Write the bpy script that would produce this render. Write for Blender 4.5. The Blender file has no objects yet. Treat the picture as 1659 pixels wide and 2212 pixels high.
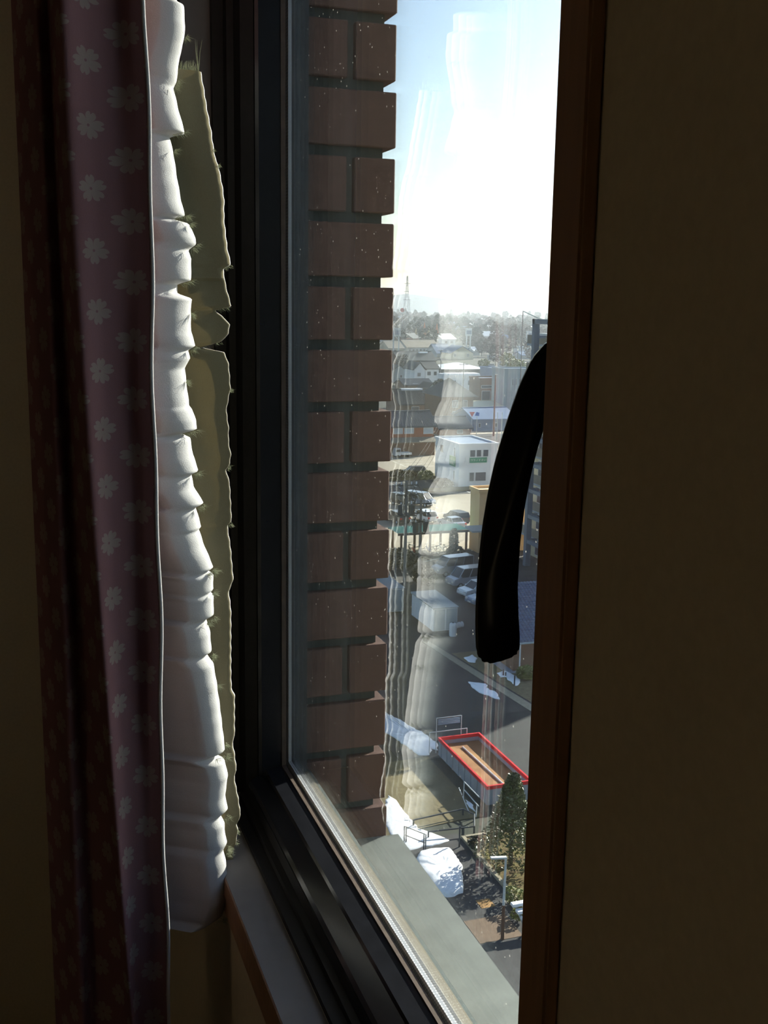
import bpy, bmesh, math, random
import numpy as np
from mathutils import Vector, Matrix
random.seed(7); rng = np.random.default_rng(7)
scene = bpy.context.scene
COL = scene.collection

# ------------------------------------------------------------------ camera
# eye at the origin; +Y runs along the window wall, +X points out of the window
IMG_W, IMG_H, FPX = 1659, 2212, 2393.0
PITCH, ROLL, HEAD = 0.1865, 0.01575, 0.3321
fw = Vector((math.sin(HEAD)*math.cos(PITCH), math.cos(HEAD)*math.cos(PITCH), -math.sin(PITCH)))
rt0 = Vector((math.cos(HEAD), -math.sin(HEAD), 0)); up0 = rt0.cross(fw)
RT = rt0*math.cos(ROLL) + up0*math.sin(ROLL); UP = up0*math.cos(ROLL) - rt0*math.sin(ROLL)
cam = bpy.data.cameras.new('camera'); cam_o = bpy.data.objects.new('camera', cam); COL.objects.link(cam_o)
cam.sensor_fit = 'VERTICAL'; cam.sensor_height = 36.0; cam.lens = FPX/IMG_H*36.0
cam.clip_start = 0.02; cam.clip_end = 9000
cam_o.matrix_world = Matrix(((RT.x, UP.x, -fw.x, 0), (RT.y, UP.y, -fw.y, 0), (RT.z, UP.z, -fw.z, 0), (0, 0, 0, 1)))
scene.camera = cam_o

# ------------------------------------------------------------------ light
SUN_EL, SUN_AZ = math.radians(23), math.radians(63)     # azimuth from +Y towards +X
sd = Vector((math.sin(SUN_AZ)*math.cos(SUN_EL), math.cos(SUN_AZ)*math.cos(SUN_EL), math.sin(SUN_EL)))
w = bpy.data.worlds.new('sky'); scene.world = w; w.use_nodes = True
wn = w.node_tree.nodes; wl = w.node_tree.links; wn.clear()
sky = wn.new('ShaderNodeTexSky'); sky.sky_type = 'NISHITA'; sky.sun_disc = False
sky.sun_elevation = SUN_EL; sky.sun_rotation = SUN_AZ; sky.altitude = 30
sky.air_density = 1.0; sky.dust_density = 0.9; sky.ozone_density = 1.5
bg = wn.new('ShaderNodeBackground'); bg.inputs['Strength'].default_value = 0.12
wo = wn.new('ShaderNodeOutputWorld'); wl.new(sky.outputs[0], bg.inputs[0]); wl.new(bg.outputs[0], wo.inputs[0])
sl = bpy.data.lights.new('sun', 'SUN'); sl.energy = 9.0; sl.angle = math.radians(0.6); sl.color = (1.0, 0.93, 0.82)
so = bpy.data.objects.new('sun', sl); COL.objects.link(so); so.rotation_euler = sd.to_track_quat('Z', 'Y').to_euler(); so.location = (60, 30, 60)
scene.view_settings.view_transform = 'Standard'; scene.view_settings.look = 'None'
scene.view_settings.gamma = 1; scene.view_settings.use_curve_mapping = False
scene.view_settings.exposure = 1.2
cy = scene.cycles
cy.max_bounces = 6; cy.diffuse_bounces = 4; cy.glossy_bounces = 2; cy.transparent_max_bounces = 32
cy.transmission_bounces = 6; cy.volume_bounces = 0; cy.use_adaptive_sampling = True; cy.adaptive_threshold = 0.07; cy.adaptive_min_samples = 16; cy.use_light_tree = False; cy.use_denoising = True; cy.sample_clamp_indirect = 6

# ------------------------------------------------------------------ helpers
def ray(px, py):
    return fw + RT*((px-IMG_W/2)/FPX) - UP*((py-IMG_H/2)/FPX)
GZ = -28.0                                   # the street lies 28 m below the eye
def at(px, py, h=0.0):                       # the spot at height h over the street seen at that pixel
    v = ray(px, py); return v*((GZ+h)/v.z)
def on_y(px, py, Y):
    v = ray(px, py); return v*(Y/v.y)
def s2l(c):
    return tuple(((x/12.92) if x <= 0.04045 else ((x+0.055)/1.055)**2.4) for x in c)
def rgb(r, g, b): return s2l((r/255, g/255, b/255))
MATS = {}
def mat(name, col, rough=0.8, var=0.12, scale=6.0, metal=0.0, bump=0.0, spec=0.3, stretch=(1, 1, 1), coat=0.0, col2=None):
    if name in MATS: return MATS[name]
    m = bpy.data.materials.new(name); m.use_nodes = True
    n = m.node_tree.nodes; l = m.node_tree.links; b = n['Principled BSDF']
    b.inputs['Roughness'].default_value = rough; b.inputs['Metallic'].default_value = metal
    b.inputs['Specular IOR Level'].default_value = spec; b.inputs['Coat Weight'].default_value = coat
    tc = n.new('ShaderNodeTexCoord'); mp = n.new('ShaderNodeMapping'); mp.inputs['Scale'].default_value = stretch
    nz = n.new('ShaderNodeTexNoise'); nz.inputs['Scale'].default_value = scale; nz.inputs['Detail'].default_value = 6
    l.new(tc.outputs['Object'], mp.inputs[0]); l.new(mp.outputs[0], nz.inputs['Vector'])
    cr = n.new('ShaderNodeValToRGB'); cr.color_ramp.elements[0].position = 0.3; cr.color_ramp.elements[1].position = 0.72
    lo = col2 if col2 else tuple(c*(1-var) for c in col); hi = col if col2 else tuple(min(1, c*(1+var)) for c in col)
    cr.color_ramp.elements[0].color = (*lo, 1); cr.color_ramp.elements[1].color = (*hi, 1)
    l.new(nz.outputs[0], cr.inputs[0]); l.new(cr.outputs[0], b.inputs['Base Color'])
    if bump:
        bp = n.new('ShaderNodeBump'); bp.inputs['Strength'].default_value = bump; bp.inputs['Distance'].default_value = 0.2/scale
        l.new(nz.outputs[0], bp.inputs['Height']); l.new(bp.outputs[0], b.inputs['Normal'])
    MATS[name] = m; return m

class MB:
    def __init__(s): s.v = []; s.f = []
    def add(s, vs, fs):
        k = len(s.v); s.v += [tuple(p) for p in vs]; s.f += [tuple(i+k for i in f) for f in fs]; return s
    def box(s, x0, x1, y0, y1, z0, z1):
        v = [(x0,y0,z0),(x1,y0,z0),(x1,y1,z0),(x0,y1,z0),(x0,y0,z1),(x1,y0,z1),(x1,y1,z1),(x0,y1,z1)]
        return s.add(v, [(0,3,2,1),(4,5,6,7),(0,1,5,4),(1,2,6,5),(2,3,7,6),(3,0,4,7)])
    def hexa(s, b, t):                        # two quads, bottom and top, same order
        return s.add(list(b)+list(t), [(0,3,2,1),(4,5,6,7),(0,1,5,4),(1,2,6,5),(2,3,7,6),(3,0,4,7)])
    def prism(s, pts, axis, a, b):            # 2-D outline swept along an axis
        def P(p, t):
            return {'x': (t, p[0], p[1]), 'y': (p[0], t, p[1]), 'z': (p[0], p[1], t)}[axis]
        n = len(pts); v = [P(p, a) for p in pts]+[P(p, b) for p in pts]
        f = [tuple(range(n))[::-1], tuple(range(n, 2*n))]+[(i, (i+1) % n, n+(i+1) % n, n+i) for i in range(n)]
        return s.add(v, f)
    def bar(s, a, b, r, r2=None, n=8):
        a = Vector(a); b = Vector(b); r2 = r if r2 is None else r2
        d = (b-a).normalized(); u = d.orthogonal().normalized(); w_ = d.cross(u)
        v = []
        for p, q in ((a, r), (b, r2)):
            for i in range(n):
                t = 2*math.pi*i/n; v.append(p+u*(q*math.cos(t))+w_*(q*math.sin(t)))
        f = [(i, (i+1) % n, n+(i+1) % n, n+i) for i in range(n)]+[tuple(range(n))[::-1], tuple(range(n, 2*n))]
        return s.add(v, f)
    def lathe(s, c, prof, n=12):              # (radius, height) pairs about a vertical axis
        v = []; f = []
        for r, h in prof:
            for i in range(n):
                t = 2*math.pi*i/n; v.append((c[0]+r*math.cos(t), c[1]+r*math.sin(t), c[2]+h))
        for j in range(len(prof)-1):
            for i in range(n):
                f.append((j*n+i, j*n+(i+1) % n, (j+1)*n+(i+1) % n, (j+1)*n+i))
        f.append(tuple(range(n))[::-1]); f.append(tuple(range((len(prof)-1)*n, len(prof)*n)))
        return s.add(v, f)
    def grid(s, P):                           # P[i][j] points
        R = len(P); Cn = len(P[0]); v = [p for row in P for p in row]
        return s.add(v, [(i*Cn+j, i*Cn+j+1, (i+1)*Cn+j+1, (i+1)*Cn+j) for i in range(R-1) for j in range(Cn-1)])
    def build(s, name, m, parent=None, smooth=False, bevel=0.0, seg=2, fix=True, local=False):
        me = bpy.data.meshes.new(name)
        o3 = Vector((0, 0, 0)) if (parent is None or local) else parent_origin(parent)
        me.from_pydata([(p[0]-o3.x, p[1]-o3.y, p[2]-o3.z) for p in s.v], [], s.f)
        if fix or bevel:
            bm = bmesh.new(); bm.from_mesh(me)
            if fix: bmesh.ops.recalc_face_normals(bm, faces=bm.faces)
            if bevel: bmesh.ops.bevel(bm, geom=list(bm.edges), offset=bevel, segments=seg, affect='EDGES', clamp_overlap=True)
            bm.to_mesh(me); bm.free()
        if smooth: me.polygons.foreach_set('use_smooth', [True]*len(me.polygons))
        if m: me.materials.append(m)
        o = bpy.data.objects.new(name, me); COL.objects.link(o)
        if parent: o.parent = parent
        return o
def parent_origin(p):
    v = Vector((0, 0, 0))
    while p: v += p.location; p = p.parent
    return v
def tag(o, label=None, cat=None, group=None, kind=None):
    for k, x in (('label', label), ('category', cat), ('group', group), ('kind', kind)):
        if x: o[k] = x
    return o
def thing(name, label, cat, loc, group=None, rz=0.0):
    o = bpy.data.objects.new(name, None); COL.objects.link(o); o.location = loc; o.rotation_euler.z = rz
    o.empty_display_size = 0.1
    return tag(o, label, cat, group)
def struct(o, label=None): o['kind'] = 'structure'; return tag(o, label) if label else o
def dup(root, loc, rz, label, group=None):
    r = root.copy(); COL.objects.link(r); r.location = loc; r.rotation_euler.z = rz; r['label'] = label
    if group: r['group'] = group
    for ch in list(root.children):
        c = ch.copy(); COL.objects.link(c); c.parent = r
        for g in list(ch.children):
            d = g.copy(); COL.objects.link(d); d.parent = c
    return r

# ------------------------------------------------------------------ materials
M_wall = mat('wallpaper', rgb(196, 182, 156), 0.9, 0.05, 220, bump=0.15)
M_floor = mat('carpet', rgb(138, 124, 110), 0.95, 0.12, 60)
M_ceil = mat('ceiling_paint', rgb(196, 188, 176), 0.9, 0.03, 20)
M_trim = mat('brown_wood_trim', rgb(148, 112, 86), 0.45, 0.15, 30, stretch=(6, 6, 0.5))
M_sill = mat('grey_sill_board', rgb(108, 104, 102), 0.55, 0.06, 40)
M_frame = mat('black_frame', rgb(24, 22, 22), 0.5, 0.3, 90, spec=0.3)
M_sash = mat('dark_glossy_sash', rgb(26, 27, 31), 0.22, 0.2, 60, spec=0.5)
M_gasket = mat('bronze_gasket', rgb(70, 58, 50), 0.6, 0.2, 80)
M_handle = mat('black_handle', rgb(14, 13, 14), 0.38, 0.2, 40, spec=0.35)
M_plate = mat('steel_strike_plate', rgb(150, 148, 145), 0.4, 0.1, 60, metal=0.6)
M_brick = mat('dark_red_brick', rgb(97, 75, 69), 0.85, 0.16, 90, bump=0.25)
M_mortar = mat('grey_green_mortar', rgb(66, 76, 76), 0.95, 0.15, 120, bump=0.3)
M_concrete = mat('grey_outer_sill', rgb(106, 112, 110), 0.85, 0.12, 35, bump=0.12)
M_ledge = mat('beige_ledge', rgb(108, 101, 86), 0.7, 0.1, 60)
M_snow = mat('snow', (0.86, 0.88, 0.92), 0.7, 0.04, 3, bump=0.4)

def spacer_mat():
    m = bpy.data.materials.new('dotted_aluminium'); m.use_nodes = True; n = m.node_tree.nodes; l = m.node_tree.links
    b = n['Principled BSDF']; b.inputs['Metallic'].default_value = 0.35; b.inputs['Roughness'].default_value = 0.45
    tc = n.new('ShaderNodeTexCoord'); vo = n.new('ShaderNodeTexVoronoi'); vo.inputs['Scale'].default_value = 300; vo.inputs['Randomness'].default_value = 0.1
    cr = n.new('ShaderNodeValToRGB'); cr.color_ramp.elements[0].position = 0.16; cr.color_ramp.elements[1].position = 0.3
    cr.color_ramp.elements[0].color = (0.9, 0.92, 0.95, 1); cr.color_ramp.elements[1].color = (0.32, 0.34, 0.37, 1)
    l.new(tc.outputs['Object'], vo.inputs['Vector']); l.new(vo.outputs['Distance'], cr.inputs[0]); l.new(cr.outputs[0], b.inputs['Base Color'])
    return m
M_spacer = spacer_mat()

def glass_mat():
    m = bpy.data.materials.new('window_glass'); m.use_nodes = True; n = m.node_tree.nodes; l = m.node_tree.links; n.clear()
    out = n.new('ShaderNodeOutputMaterial'); tr = n.new('ShaderNodeBsdfTransparent'); tr.inputs[0].default_value = (0.965, 0.98, 0.975, 1)
    gl = n.new('ShaderNodeBsdfGlossy'); gl.inputs['Roughness'].default_value = 0.0; gl.inputs[0].default_value = (1, 1, 1, 1)
    geo = n.new('ShaderNodeNewGeometry'); dt = n.new('ShaderNodeVectorMath'); dt.operation = 'DOT_PRODUCT'
    l.new(geo.outputs['Normal'], dt.inputs[0]); l.new(geo.outputs['Incoming'], dt.inputs[1])
    def mth(op, a, b=None):
        x = n.new('ShaderNodeMath'); x.operation = op
        for i, q in enumerate((a, b)):
            if q is None: continue
            if isinstance(q, (int, float)): x.inputs[i].default_value = q
            else: l.new(q, x.inputs[i])
        return x.outputs[0]
    c = mth('ABSOLUTE', dt.outputs['Value']); p = mth('POWER', mth('SUBTRACT', 1.0, c), 5.0)
    fac = mth('ADD', mth('MULTIPLY', p, 0.96), 0.04)                 # Schlick reflectance of one surface
    mx = n.new('ShaderNodeMixShader'); l.new(fac, mx.inputs[0]); l.new(tr.outputs[0], mx.inputs[1]); l.new(gl.outputs[0], mx.inputs[2])
    # grime: fine dust specks over a faint film
    tc = n.new('ShaderNodeTexCoord'); vo = n.new('ShaderNodeTexVoronoi'); vo.inputs['Scale'].default_value = 150
    nz = n.new('ShaderNodeTexNoise'); nz.inputs['Scale'].default_value = 9; nz.inputs['Detail'].default_value = 4
    l.new(tc.outputs['Object'], vo.inputs['Vector']); l.new(tc.outputs['Object'], nz.inputs['Vector'])
    wnz = n.new('ShaderNodeTexWhiteNoise'); l.new(vo.outputs['Position'], wnz.inputs['Vector'])
    speck = mth('MULTIPLY', mth('LESS_THAN', vo.outputs['Distance'], 0.1), mth('GREATER_THAN', wnz.outputs['Value'], 0.9))
    dust = mth('ADD', mth('MULTIPLY', speck, 0.16), mth('MULTIPLY', nz.outputs[0], 0.0009))
    tl = n.new('ShaderNodeBsdfTranslucent'); tl.inputs[0].default_value = (0.7, 0.68, 0.62, 1)
    mx2 = n.new('ShaderNodeMixShader'); l.new(dust, mx2.inputs[0]); l.new(mx.outputs[0], mx2.inputs[1]); l.new(tl.outputs[0], mx2.inputs[2])
    l.new(mx2.outputs[0], out.inputs[0]); return m
M_glass = glass_mat()

def cloth(name, col, trans, tfac, rough_scale=900, bump=0.3):
    m = bpy.data.materials.new(name); m.use_nodes = True; n = m.node_tree.nodes; l = m.node_tree.links; n.clear()
    out = n.new('ShaderNodeOutputMaterial'); d = n.new('ShaderNodeBsdfDiffuse'); t = n.new('ShaderNodeBsdfTranslucent')
    t.inputs[0].default_value = (*trans, 1)
    tc = n.new('ShaderNodeTexCoord'); nz = n.new('ShaderNodeTexNoise'); nz.inputs['Scale'].default_value = rough_scale; nz.inputs['Detail'].default_value = 3
    l.new(tc.outputs['Object'], nz.inputs['Vector'])
    cr = n.new('ShaderNodeValToRGB'); cr.color_ramp.elements[0].color = (*[c*0.82 for c in col], 1); cr.color_ramp.elements[1].color = (*col, 1)
    l.new(nz.outputs[0], cr.inputs[0]); l.new(cr.outputs[0], d.inputs[0])
    bp = n.new('ShaderNodeBump'); bp.inputs['Strength'].default_value = bump; bp.inputs['Distance'].default_value = 0.0006
    l.new(nz.outputs[0], bp.inputs['Height']); l.new(bp.outputs[0], d.inputs['Normal'])
    mx = n.new('ShaderNodeMixShader'); mx.inputs[0].default_value = tfac
    l.new(d.outputs[0], mx.inputs[1]); l.new(t.outputs[0], mx.inputs[2]); l.new(mx.outputs[0], out.inputs[0])
    return m, n, l, d, cr
M_lining = cloth('white_felt_lining', (0.46, 0.455, 0.455), (0.42, 0.36, 0.18), 0.04)[0]
M_back = cloth('olive_lining', (0.17, 0.15, 0.095), (0.30, 0.22, 0.08), 0.05)[0]
M_fringe = cloth('frayed_threads', (0.36, 0.38, 0.27), (0.4, 0.42, 0.25), 0.3)[0]

def blossom_mat():
    m, n, l, d, cr = cloth('blossom_print_curtain', rgb(120, 88, 90), (0.3, 0.1, 0.07), 0.04, 1400, 0.2)
    def mth(op, a, b=None):
        x = n.new('ShaderNodeMath'); x.operation = op
        for i, q in enumerate((a, b)):
            if q is None: continue
            if isinstance(q, (int, float)): x.inputs[i].default_value = q
            else: l.new(q, x.inputs[i])
        return x.outputs[0]
    uv = n.new('ShaderNodeUVMap'); uv.uv_map = 'cloth'; sp = n.new('ShaderNodeSeparateXYZ'); l.new(uv.outputs[0], sp.inputs[0])
    CW, CH = 0.024, 0.051
    u = mth('DIVIDE', sp.outputs[0], CW); ci = mth('FLOOR', u)
    v = mth('ADD', mth('DIVIDE', sp.outputs[1], CH), mth('MULTIPLY', mth('MODULO', ci, 2.0), 0.5)); ri = mth('FLOOR', v)
    lx = mth('MULTIPLY', mth('SUBTRACT', mth('FRACT', u), 0.5), CW); ly = mth('MULTIPLY', mth('SUBTRACT', mth('FRACT', v), 0.5), CH)
    cb = n.new('ShaderNodeCombineXYZ'); l.new(ci, cb.inputs[0]); l.new(ri, cb.inputs[1])
    wnz = n.new('ShaderNodeTexWhiteNoise'); wnz.noise_dimensions = '2D'; l.new(cb.outputs[0], wnz.inputs['Vector'])
    r = mth('SQRT', mth('ADD', mth('MULTIPLY', lx, lx), mth('MULTIPLY', ly, ly)))
    th = mth('ADD', mth('ARCTAN2', ly, lx), mth('MULTIPLY', wnz.outputs['Value'], 6.28))
    c5 = mth('COSINE', mth('MULTIPLY', th, 2.5)); pet = mth('POWER', mth('ABSOLUTE', c5), 0.24)
    notch = mth('MULTIPLY', mth('POWER', mth('ABSOLUTE', c5), 40.0), 0.22)
    lim = mth('MULTIPLY', mth('SUBTRACT', pet, notch), 0.0118)
    inside = mth('MULTIPLY', mth('LESS_THAN', r, lim), mth('GREATER_THAN', r, 0.0012))
    mix = n.new('ShaderNodeMix'); mix.data_type = 'RGBA'; l.new(inside, mix.inputs[0])
    l.new(cr.outputs[0], mix.inputs[6]); mix.inputs[7].default_value = (*rgb(128, 112, 106), 1)
    l.new(mix.outputs[2], d.inputs[0]); return m
M_blossom = blossom_mat()

# ------------------------------------------------------------------ the room
XW, XC = 0.1980, 0.1914                      # wall face, casing face
Y0, Y1, Z0, Z1 = 0.3741, 1.2637, -0.580, 0.80   # window opening
FZ, CZ = -1.45, 1.02
XO = 0.318
XF0 = 0.318
wm = MB()
wm.box(XW, XO, -3.0, Y0-0.002, FZ, CZ); wm.box(XW, XF0, Y1+0.002, 1.85, FZ, CZ)
wm.box(XW, XO, Y0-0.002, Y1+0.002, FZ, Z0-0.012); wm.box(XW, XO, Y0-0.002, Y1+0.002, Z1+0.012, CZ)
struct(wm.build('wall_window', M_wall))
struct(MB().box(-3.3, XO, 1.85, 1.95, FZ, CZ).build('wall_end', M_wall))
struct(MB().box(-3.3, XO, -3.1, -3.0, FZ, CZ).build('wall_rear', M_wall))
struct(MB().box(-3.4, -3.3, -3.1, 1.95, FZ, CZ).build('wall_inner', M_wall))
struct(MB().box(-3.4, XO, -3.1, 1.95, FZ-0.15, FZ).build('floor', M_floor))
struct(MB().box(-3.4, XO, -3.1, 1.95, CZ, CZ+0.2).build('ceiling', M_ceil))
struct(MB().box(XW-0.012, XW, -3.0, 1.85, FZ, FZ+0.07).build('baseboard_window', M_trim))
struct(MB().box(-3.3, XW-0.012, 1.838, 1.85, FZ, FZ+0.07).build('baseboard_end', M_trim))

# window casing (brown trim), one mitred moulding per side
CW_ = 0.0226
trim = struct(thing('trim_1', 'brown wooden casing framing the window opening', 'window casing', (XC, Y0, Z0)))
MB().box(XC, XW, Y0-CW_, Y0, Z0-0.041, Z1+CW_).build('casing_board', M_trim, trim, bevel=0.0012)
MB().box(XC, XW, Y1, Y1+CW_, Z0-0.041, Z1+CW_).build('casing_board', M_trim, trim, bevel=0.0012)
MB().box(XC, XW, Y0+0.0005, Y1-0.0005, Z1, Z1+CW_).build('casing_board', M_trim, trim, bevel=0.0012)
b_ = MB().prism([(XC+0.0, Z0-0.0005), (XW, Z0-0.0005), (XW, Z0-0.042), (XC+0.001, Z0-0.042), (XC+0.001, Z0-0.022), (XC-0.001, Z0-0.019)], 'y', Y0+0.0005, Y1-0.0005).build('apron_board', M_trim, trim, bevel=0.0006)

# window: liner, frame, sash, double pane
win = struct(thing('window_1', 'black framed double glazed window with a curved handle', 'window', (0.26, 0.77, Z0)))
XF, XA, XB, XG1, XG2, XE = 0.2286, 0.2490, 0.2880, 0.2935, 0.3005, 0.3185
YG, ZG = 1.190, -0.5465                      # far edge and lower edge of the sash opening
MB().box(XC+0.0005, XF, Y0, Y1, Z0-0.011, Z0).build('sill_board', M_sill, win, bevel=0.0008)
MB().box(XC+0.0005, XF, Y1, Y1+0.0018, Z0, Z1).build('jamb_liner', M_sill, win)
MB().box(XC+0.0005, XF, Y0-0.0018, Y0, Z0, Z1).build('jamb_liner', M_sill, win)
MB().box(XC+0.0005, XF, Y0, Y1, Z1, Z1+0.011).build('head_liner', M_sill, win)
YN = 0.432                                   # inner edge of the near stile is YN+0.075
MB().prism([(XF, Y1), (XF, Y1-0.012), (0.2400, Y1-0.014), (0.2405, Y1-0.030), (0.2475, Y1-0.032), (0.2485, Y1-0.062), (XA+0.012, Y1-0.070), (XA+0.012, Y1)], 'z', Z0, Z1).build('frame_jamb', M_frame, win)
MB().prism([(XF, Y0), (XF, Y0+0.010), (XA, Y0+0.012), (XA, Y0)], 'z', Z0, Z1).build('frame_jamb', M_frame, win)
MB().prism([(XF, Z0), (XF, Z0+0.007), (0.2400, Z0+0.008), (0.2405, Z0+0.014), (0.2470, Z0+0.015), (XA, Z0+0.026), (XA, Z0)], 'y', Y0+0.012, Y1-0.0635).build('frame_sill', M_frame, win)
MB().box(XF, XA, Y0+0.012, Y1-0.0635, Z1-0.03, Z1).build('frame_head', M_frame, win)
MB().prism([(XA+0.0125, Y1), (XA+0.0125, YG+0.001), (XA+0.016, YG-0.001), (XB, YG-0.003), (XB, Y1)], 'z', Z0, Z1).build('sash_stile', M_sash, win)
MB().prism([(XA, Z0), (XA, Z0+0.029), (XA+0.003, Z0+0.032), (0.268, Z0+0.040), (0.2695, Z0+0.0435), (XB, Z0+0.0465), (XB, Z0)], 'y', YN+0.075, YG+0.0005).build('sash_rail', M_sash, win)
MB().box(XA, XB, YN+0.075, YG, Z1-0.03, Z1).build('sash_rail', M_sash, win)
MB().box(0.2620, XB+0.03, YN-0.05, YN+0.075, Z0, Z1).build('sash_stile', M_sash, win, bevel=0.002)
MB().box(XB, XG1-0.0006, YG-0.0045, Y1-0.05, Z0, Z1).build('glazing_gasket', M_gasket, win)
MB().box(XB, XG1-0.0006, YN+0.075, YG-0.0045, Z0+0.01, Z0+0.0480).build('glazing_gasket', M_gasket, win)
GY0, GY1, GZ0, GZ1 = YN+0.07, YG+0.012, Z0+0.03, Z1-0.002
MB().box(XG1+0.0030, XG2-0.0002, YG-0.0015, GY1, Z0+0.0505, GZ1).build('spacer_bar', M_spacer, win)
MB().box(XG1+0.0030, XG2-0.0002, GY0, GY1, GZ0, Z0+0.0505).build('spacer_bar', M_spacer, win)
MB().box(XG1, XG1+0.0028, GY0, GY1, GZ0, GZ1).build('glass_pane', M_glass, win)
MB().box(XG2, XG2+0.0028, GY0, GY1, GZ0, GZ1).build('glass_pane', M_glass, win)
M_out = mat('outer_frame_grey', rgb(58, 64, 70), 0.4, 0.2, 60)
MB().box(XG2+0.0034, XE, YG-0.002, YG+0.012, Z0, Z1).build('outer_bead', M_out, win)
MB().box(XG2+0.0034, XG2+0.0105, GY0, YG-0.002, Z0+0.01, Z0+0.0375).build('outer_bead', M_frame, win)
MB().prism([(XG2+0.0105, Z0+0.01), (XG2+0.0105, Z0+0.0362), (0.3205, Z0+0.0352), (0.3205, Z0+0.01)], 'y', Y0-0.1, YG+0.012).build('drip_ledge', M_ledge, win)
MB().prism([(0.3207, Z0+0.01), (0.3207, Z0+0.0335), (0.327, Z0+0.030), (0.327, Z0+0.01)], 'y', Y0-0.1, YG+0.012).build('sealant_bead', M_mortar, win)
# strike plates on the far jamb
YS = Y1-0.0325
a = on_y(535, 430, YS); b = on_y(535, 590, YS)
MB().box(a.x-0.0028, a.x+0.0022, YS-0.002, YS+0.001, b.z, a.z).build('strike_plate', M_plate, win)
a = on_y(523, 668, YS+0.015); b = on_y(523, 705, YS+0.015)
MB().box(a.x-0.004, a.x+0.004, YS+0.013, YS+0.019, b.z, a.z).build('latch_keeper', M_gasket, win, bevel=0.0006)
a = on_y(530, 590, YS); b = on_y(530, 770, YS)
MB().box(a.x-0.006, a.x+0.008, YS-0.001, YS+0.001, b.z, a.z).build('latch_plate', M_frame, win)
# handle
HY = 0.487
left = [(1181,738),(1149,775),(1123,831),(1095,911),(1069,998),(1052,1073),(1040,1149),(1032,1228),(1028,1296),(1027,1344),(1029,1396),(1036,1415),(1052,1424)]
right = [(1075,1421),(1095,1414),(1112,1408),(1121,1399),(1123,1375),(1120,1328),(1118,1256),(1123,1169),(1133,1089),(1147,1018),(1159,970),(1175,918),(1196,870),(1222,835),(1252,818)]
HA = math.radians(25); HC = Vector((0.237, HY, -0.1)); HT = Vector((math.sin(HA), math.cos(HA), 0))   # lever turned a little towards the glass
def on_lever(px, py):
    v = ray(px, py); return v*(HC.dot(HT)/v.dot(HT))
ring = [on_lever(x, y) for x, y in left+right+[(1262, 740), (1228, 712)]]
hm = MB(); k_ = len(ring)
hm.add([p-HT*0.009 for p in ring]+[p+HT*0.010 for p in ring], [tuple(range(k_))[::-1], tuple(range(k_, 2*k_))]+[(i, (i+1) % k_, k_+(i+1) % k_, k_+i) for i in range(k_)])
hd = hm.build('window_handle', M_handle, win, bevel=0.004, seg=4, smooth=True)
hp = on_lever(1255, 775)
MB().box(hp.x-0.004, 0.2625, 0.445, hp.y+0.004, hp.z-0.03, hp.z+0.02).build('handle_base', M_handle, hd, bevel=0.003)

# outside: concrete sill and the tiled brick pier
struct(MB().prism([(0.3192, -0.6485), (0.4415, -0.6515), (0.4425, -0.70), (0.4425, -0.78), (0.3192, -0.78)], 'y', -0.6, 1.2075).build('trim_2', M_concrete), 'grey concrete sill outside below the glass')
YP, XP = 1.2085, 0.4236
pier = struct(thing('wall_pier', 'dark red brick pier outside beyond the glass', 'brick pier', (0.37, YP, -0.65)))
MB().box(0.3195, XP-0.0118, YP+0.010, 1.95, -1.45, 1.3).build('mortar_core', M_mortar, pier)
JX = 0.3720
for k in range(-13, 25):
    zt = 0.297-0.07*k; zb = zt-0.0585
    e = rng.uniform(-0.0008, 0.0008, 4)
    if k == 13: e[0] = 0.003
    if k % 2 == 0:
        MB().box(JX+0.0045, XP+e[0], YP+e[1]*0.6, YP+0.21, zb, zt).build('brick', M_brick, pier, bevel=0.0012, seg=1)
        MB().box(0.3197, JX-0.0045, YP+e[2]*0.6, YP+0.06, zb, zt).build('brick', M_brick, pier, bevel=0.0012, seg=1)
        MB().box(XP-0.06, XP+e[3], YP+0.222, YP+0.44, zb, zt).build('brick', M_brick, pier, bevel=0.0012, seg=1)
    else:
        MB().box(0.3197, XP+e[0], YP+e[1]*0.6, YP+0.10, zb, zt).build('brick', M_brick, pier, bevel=0.0012, seg=1)
        MB().box(XP-0.06, XP+e[3], YP+0.112, YP+0.33, zb, zt).build('brick', M_brick, pier, bevel=0.0012, seg=1)

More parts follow.
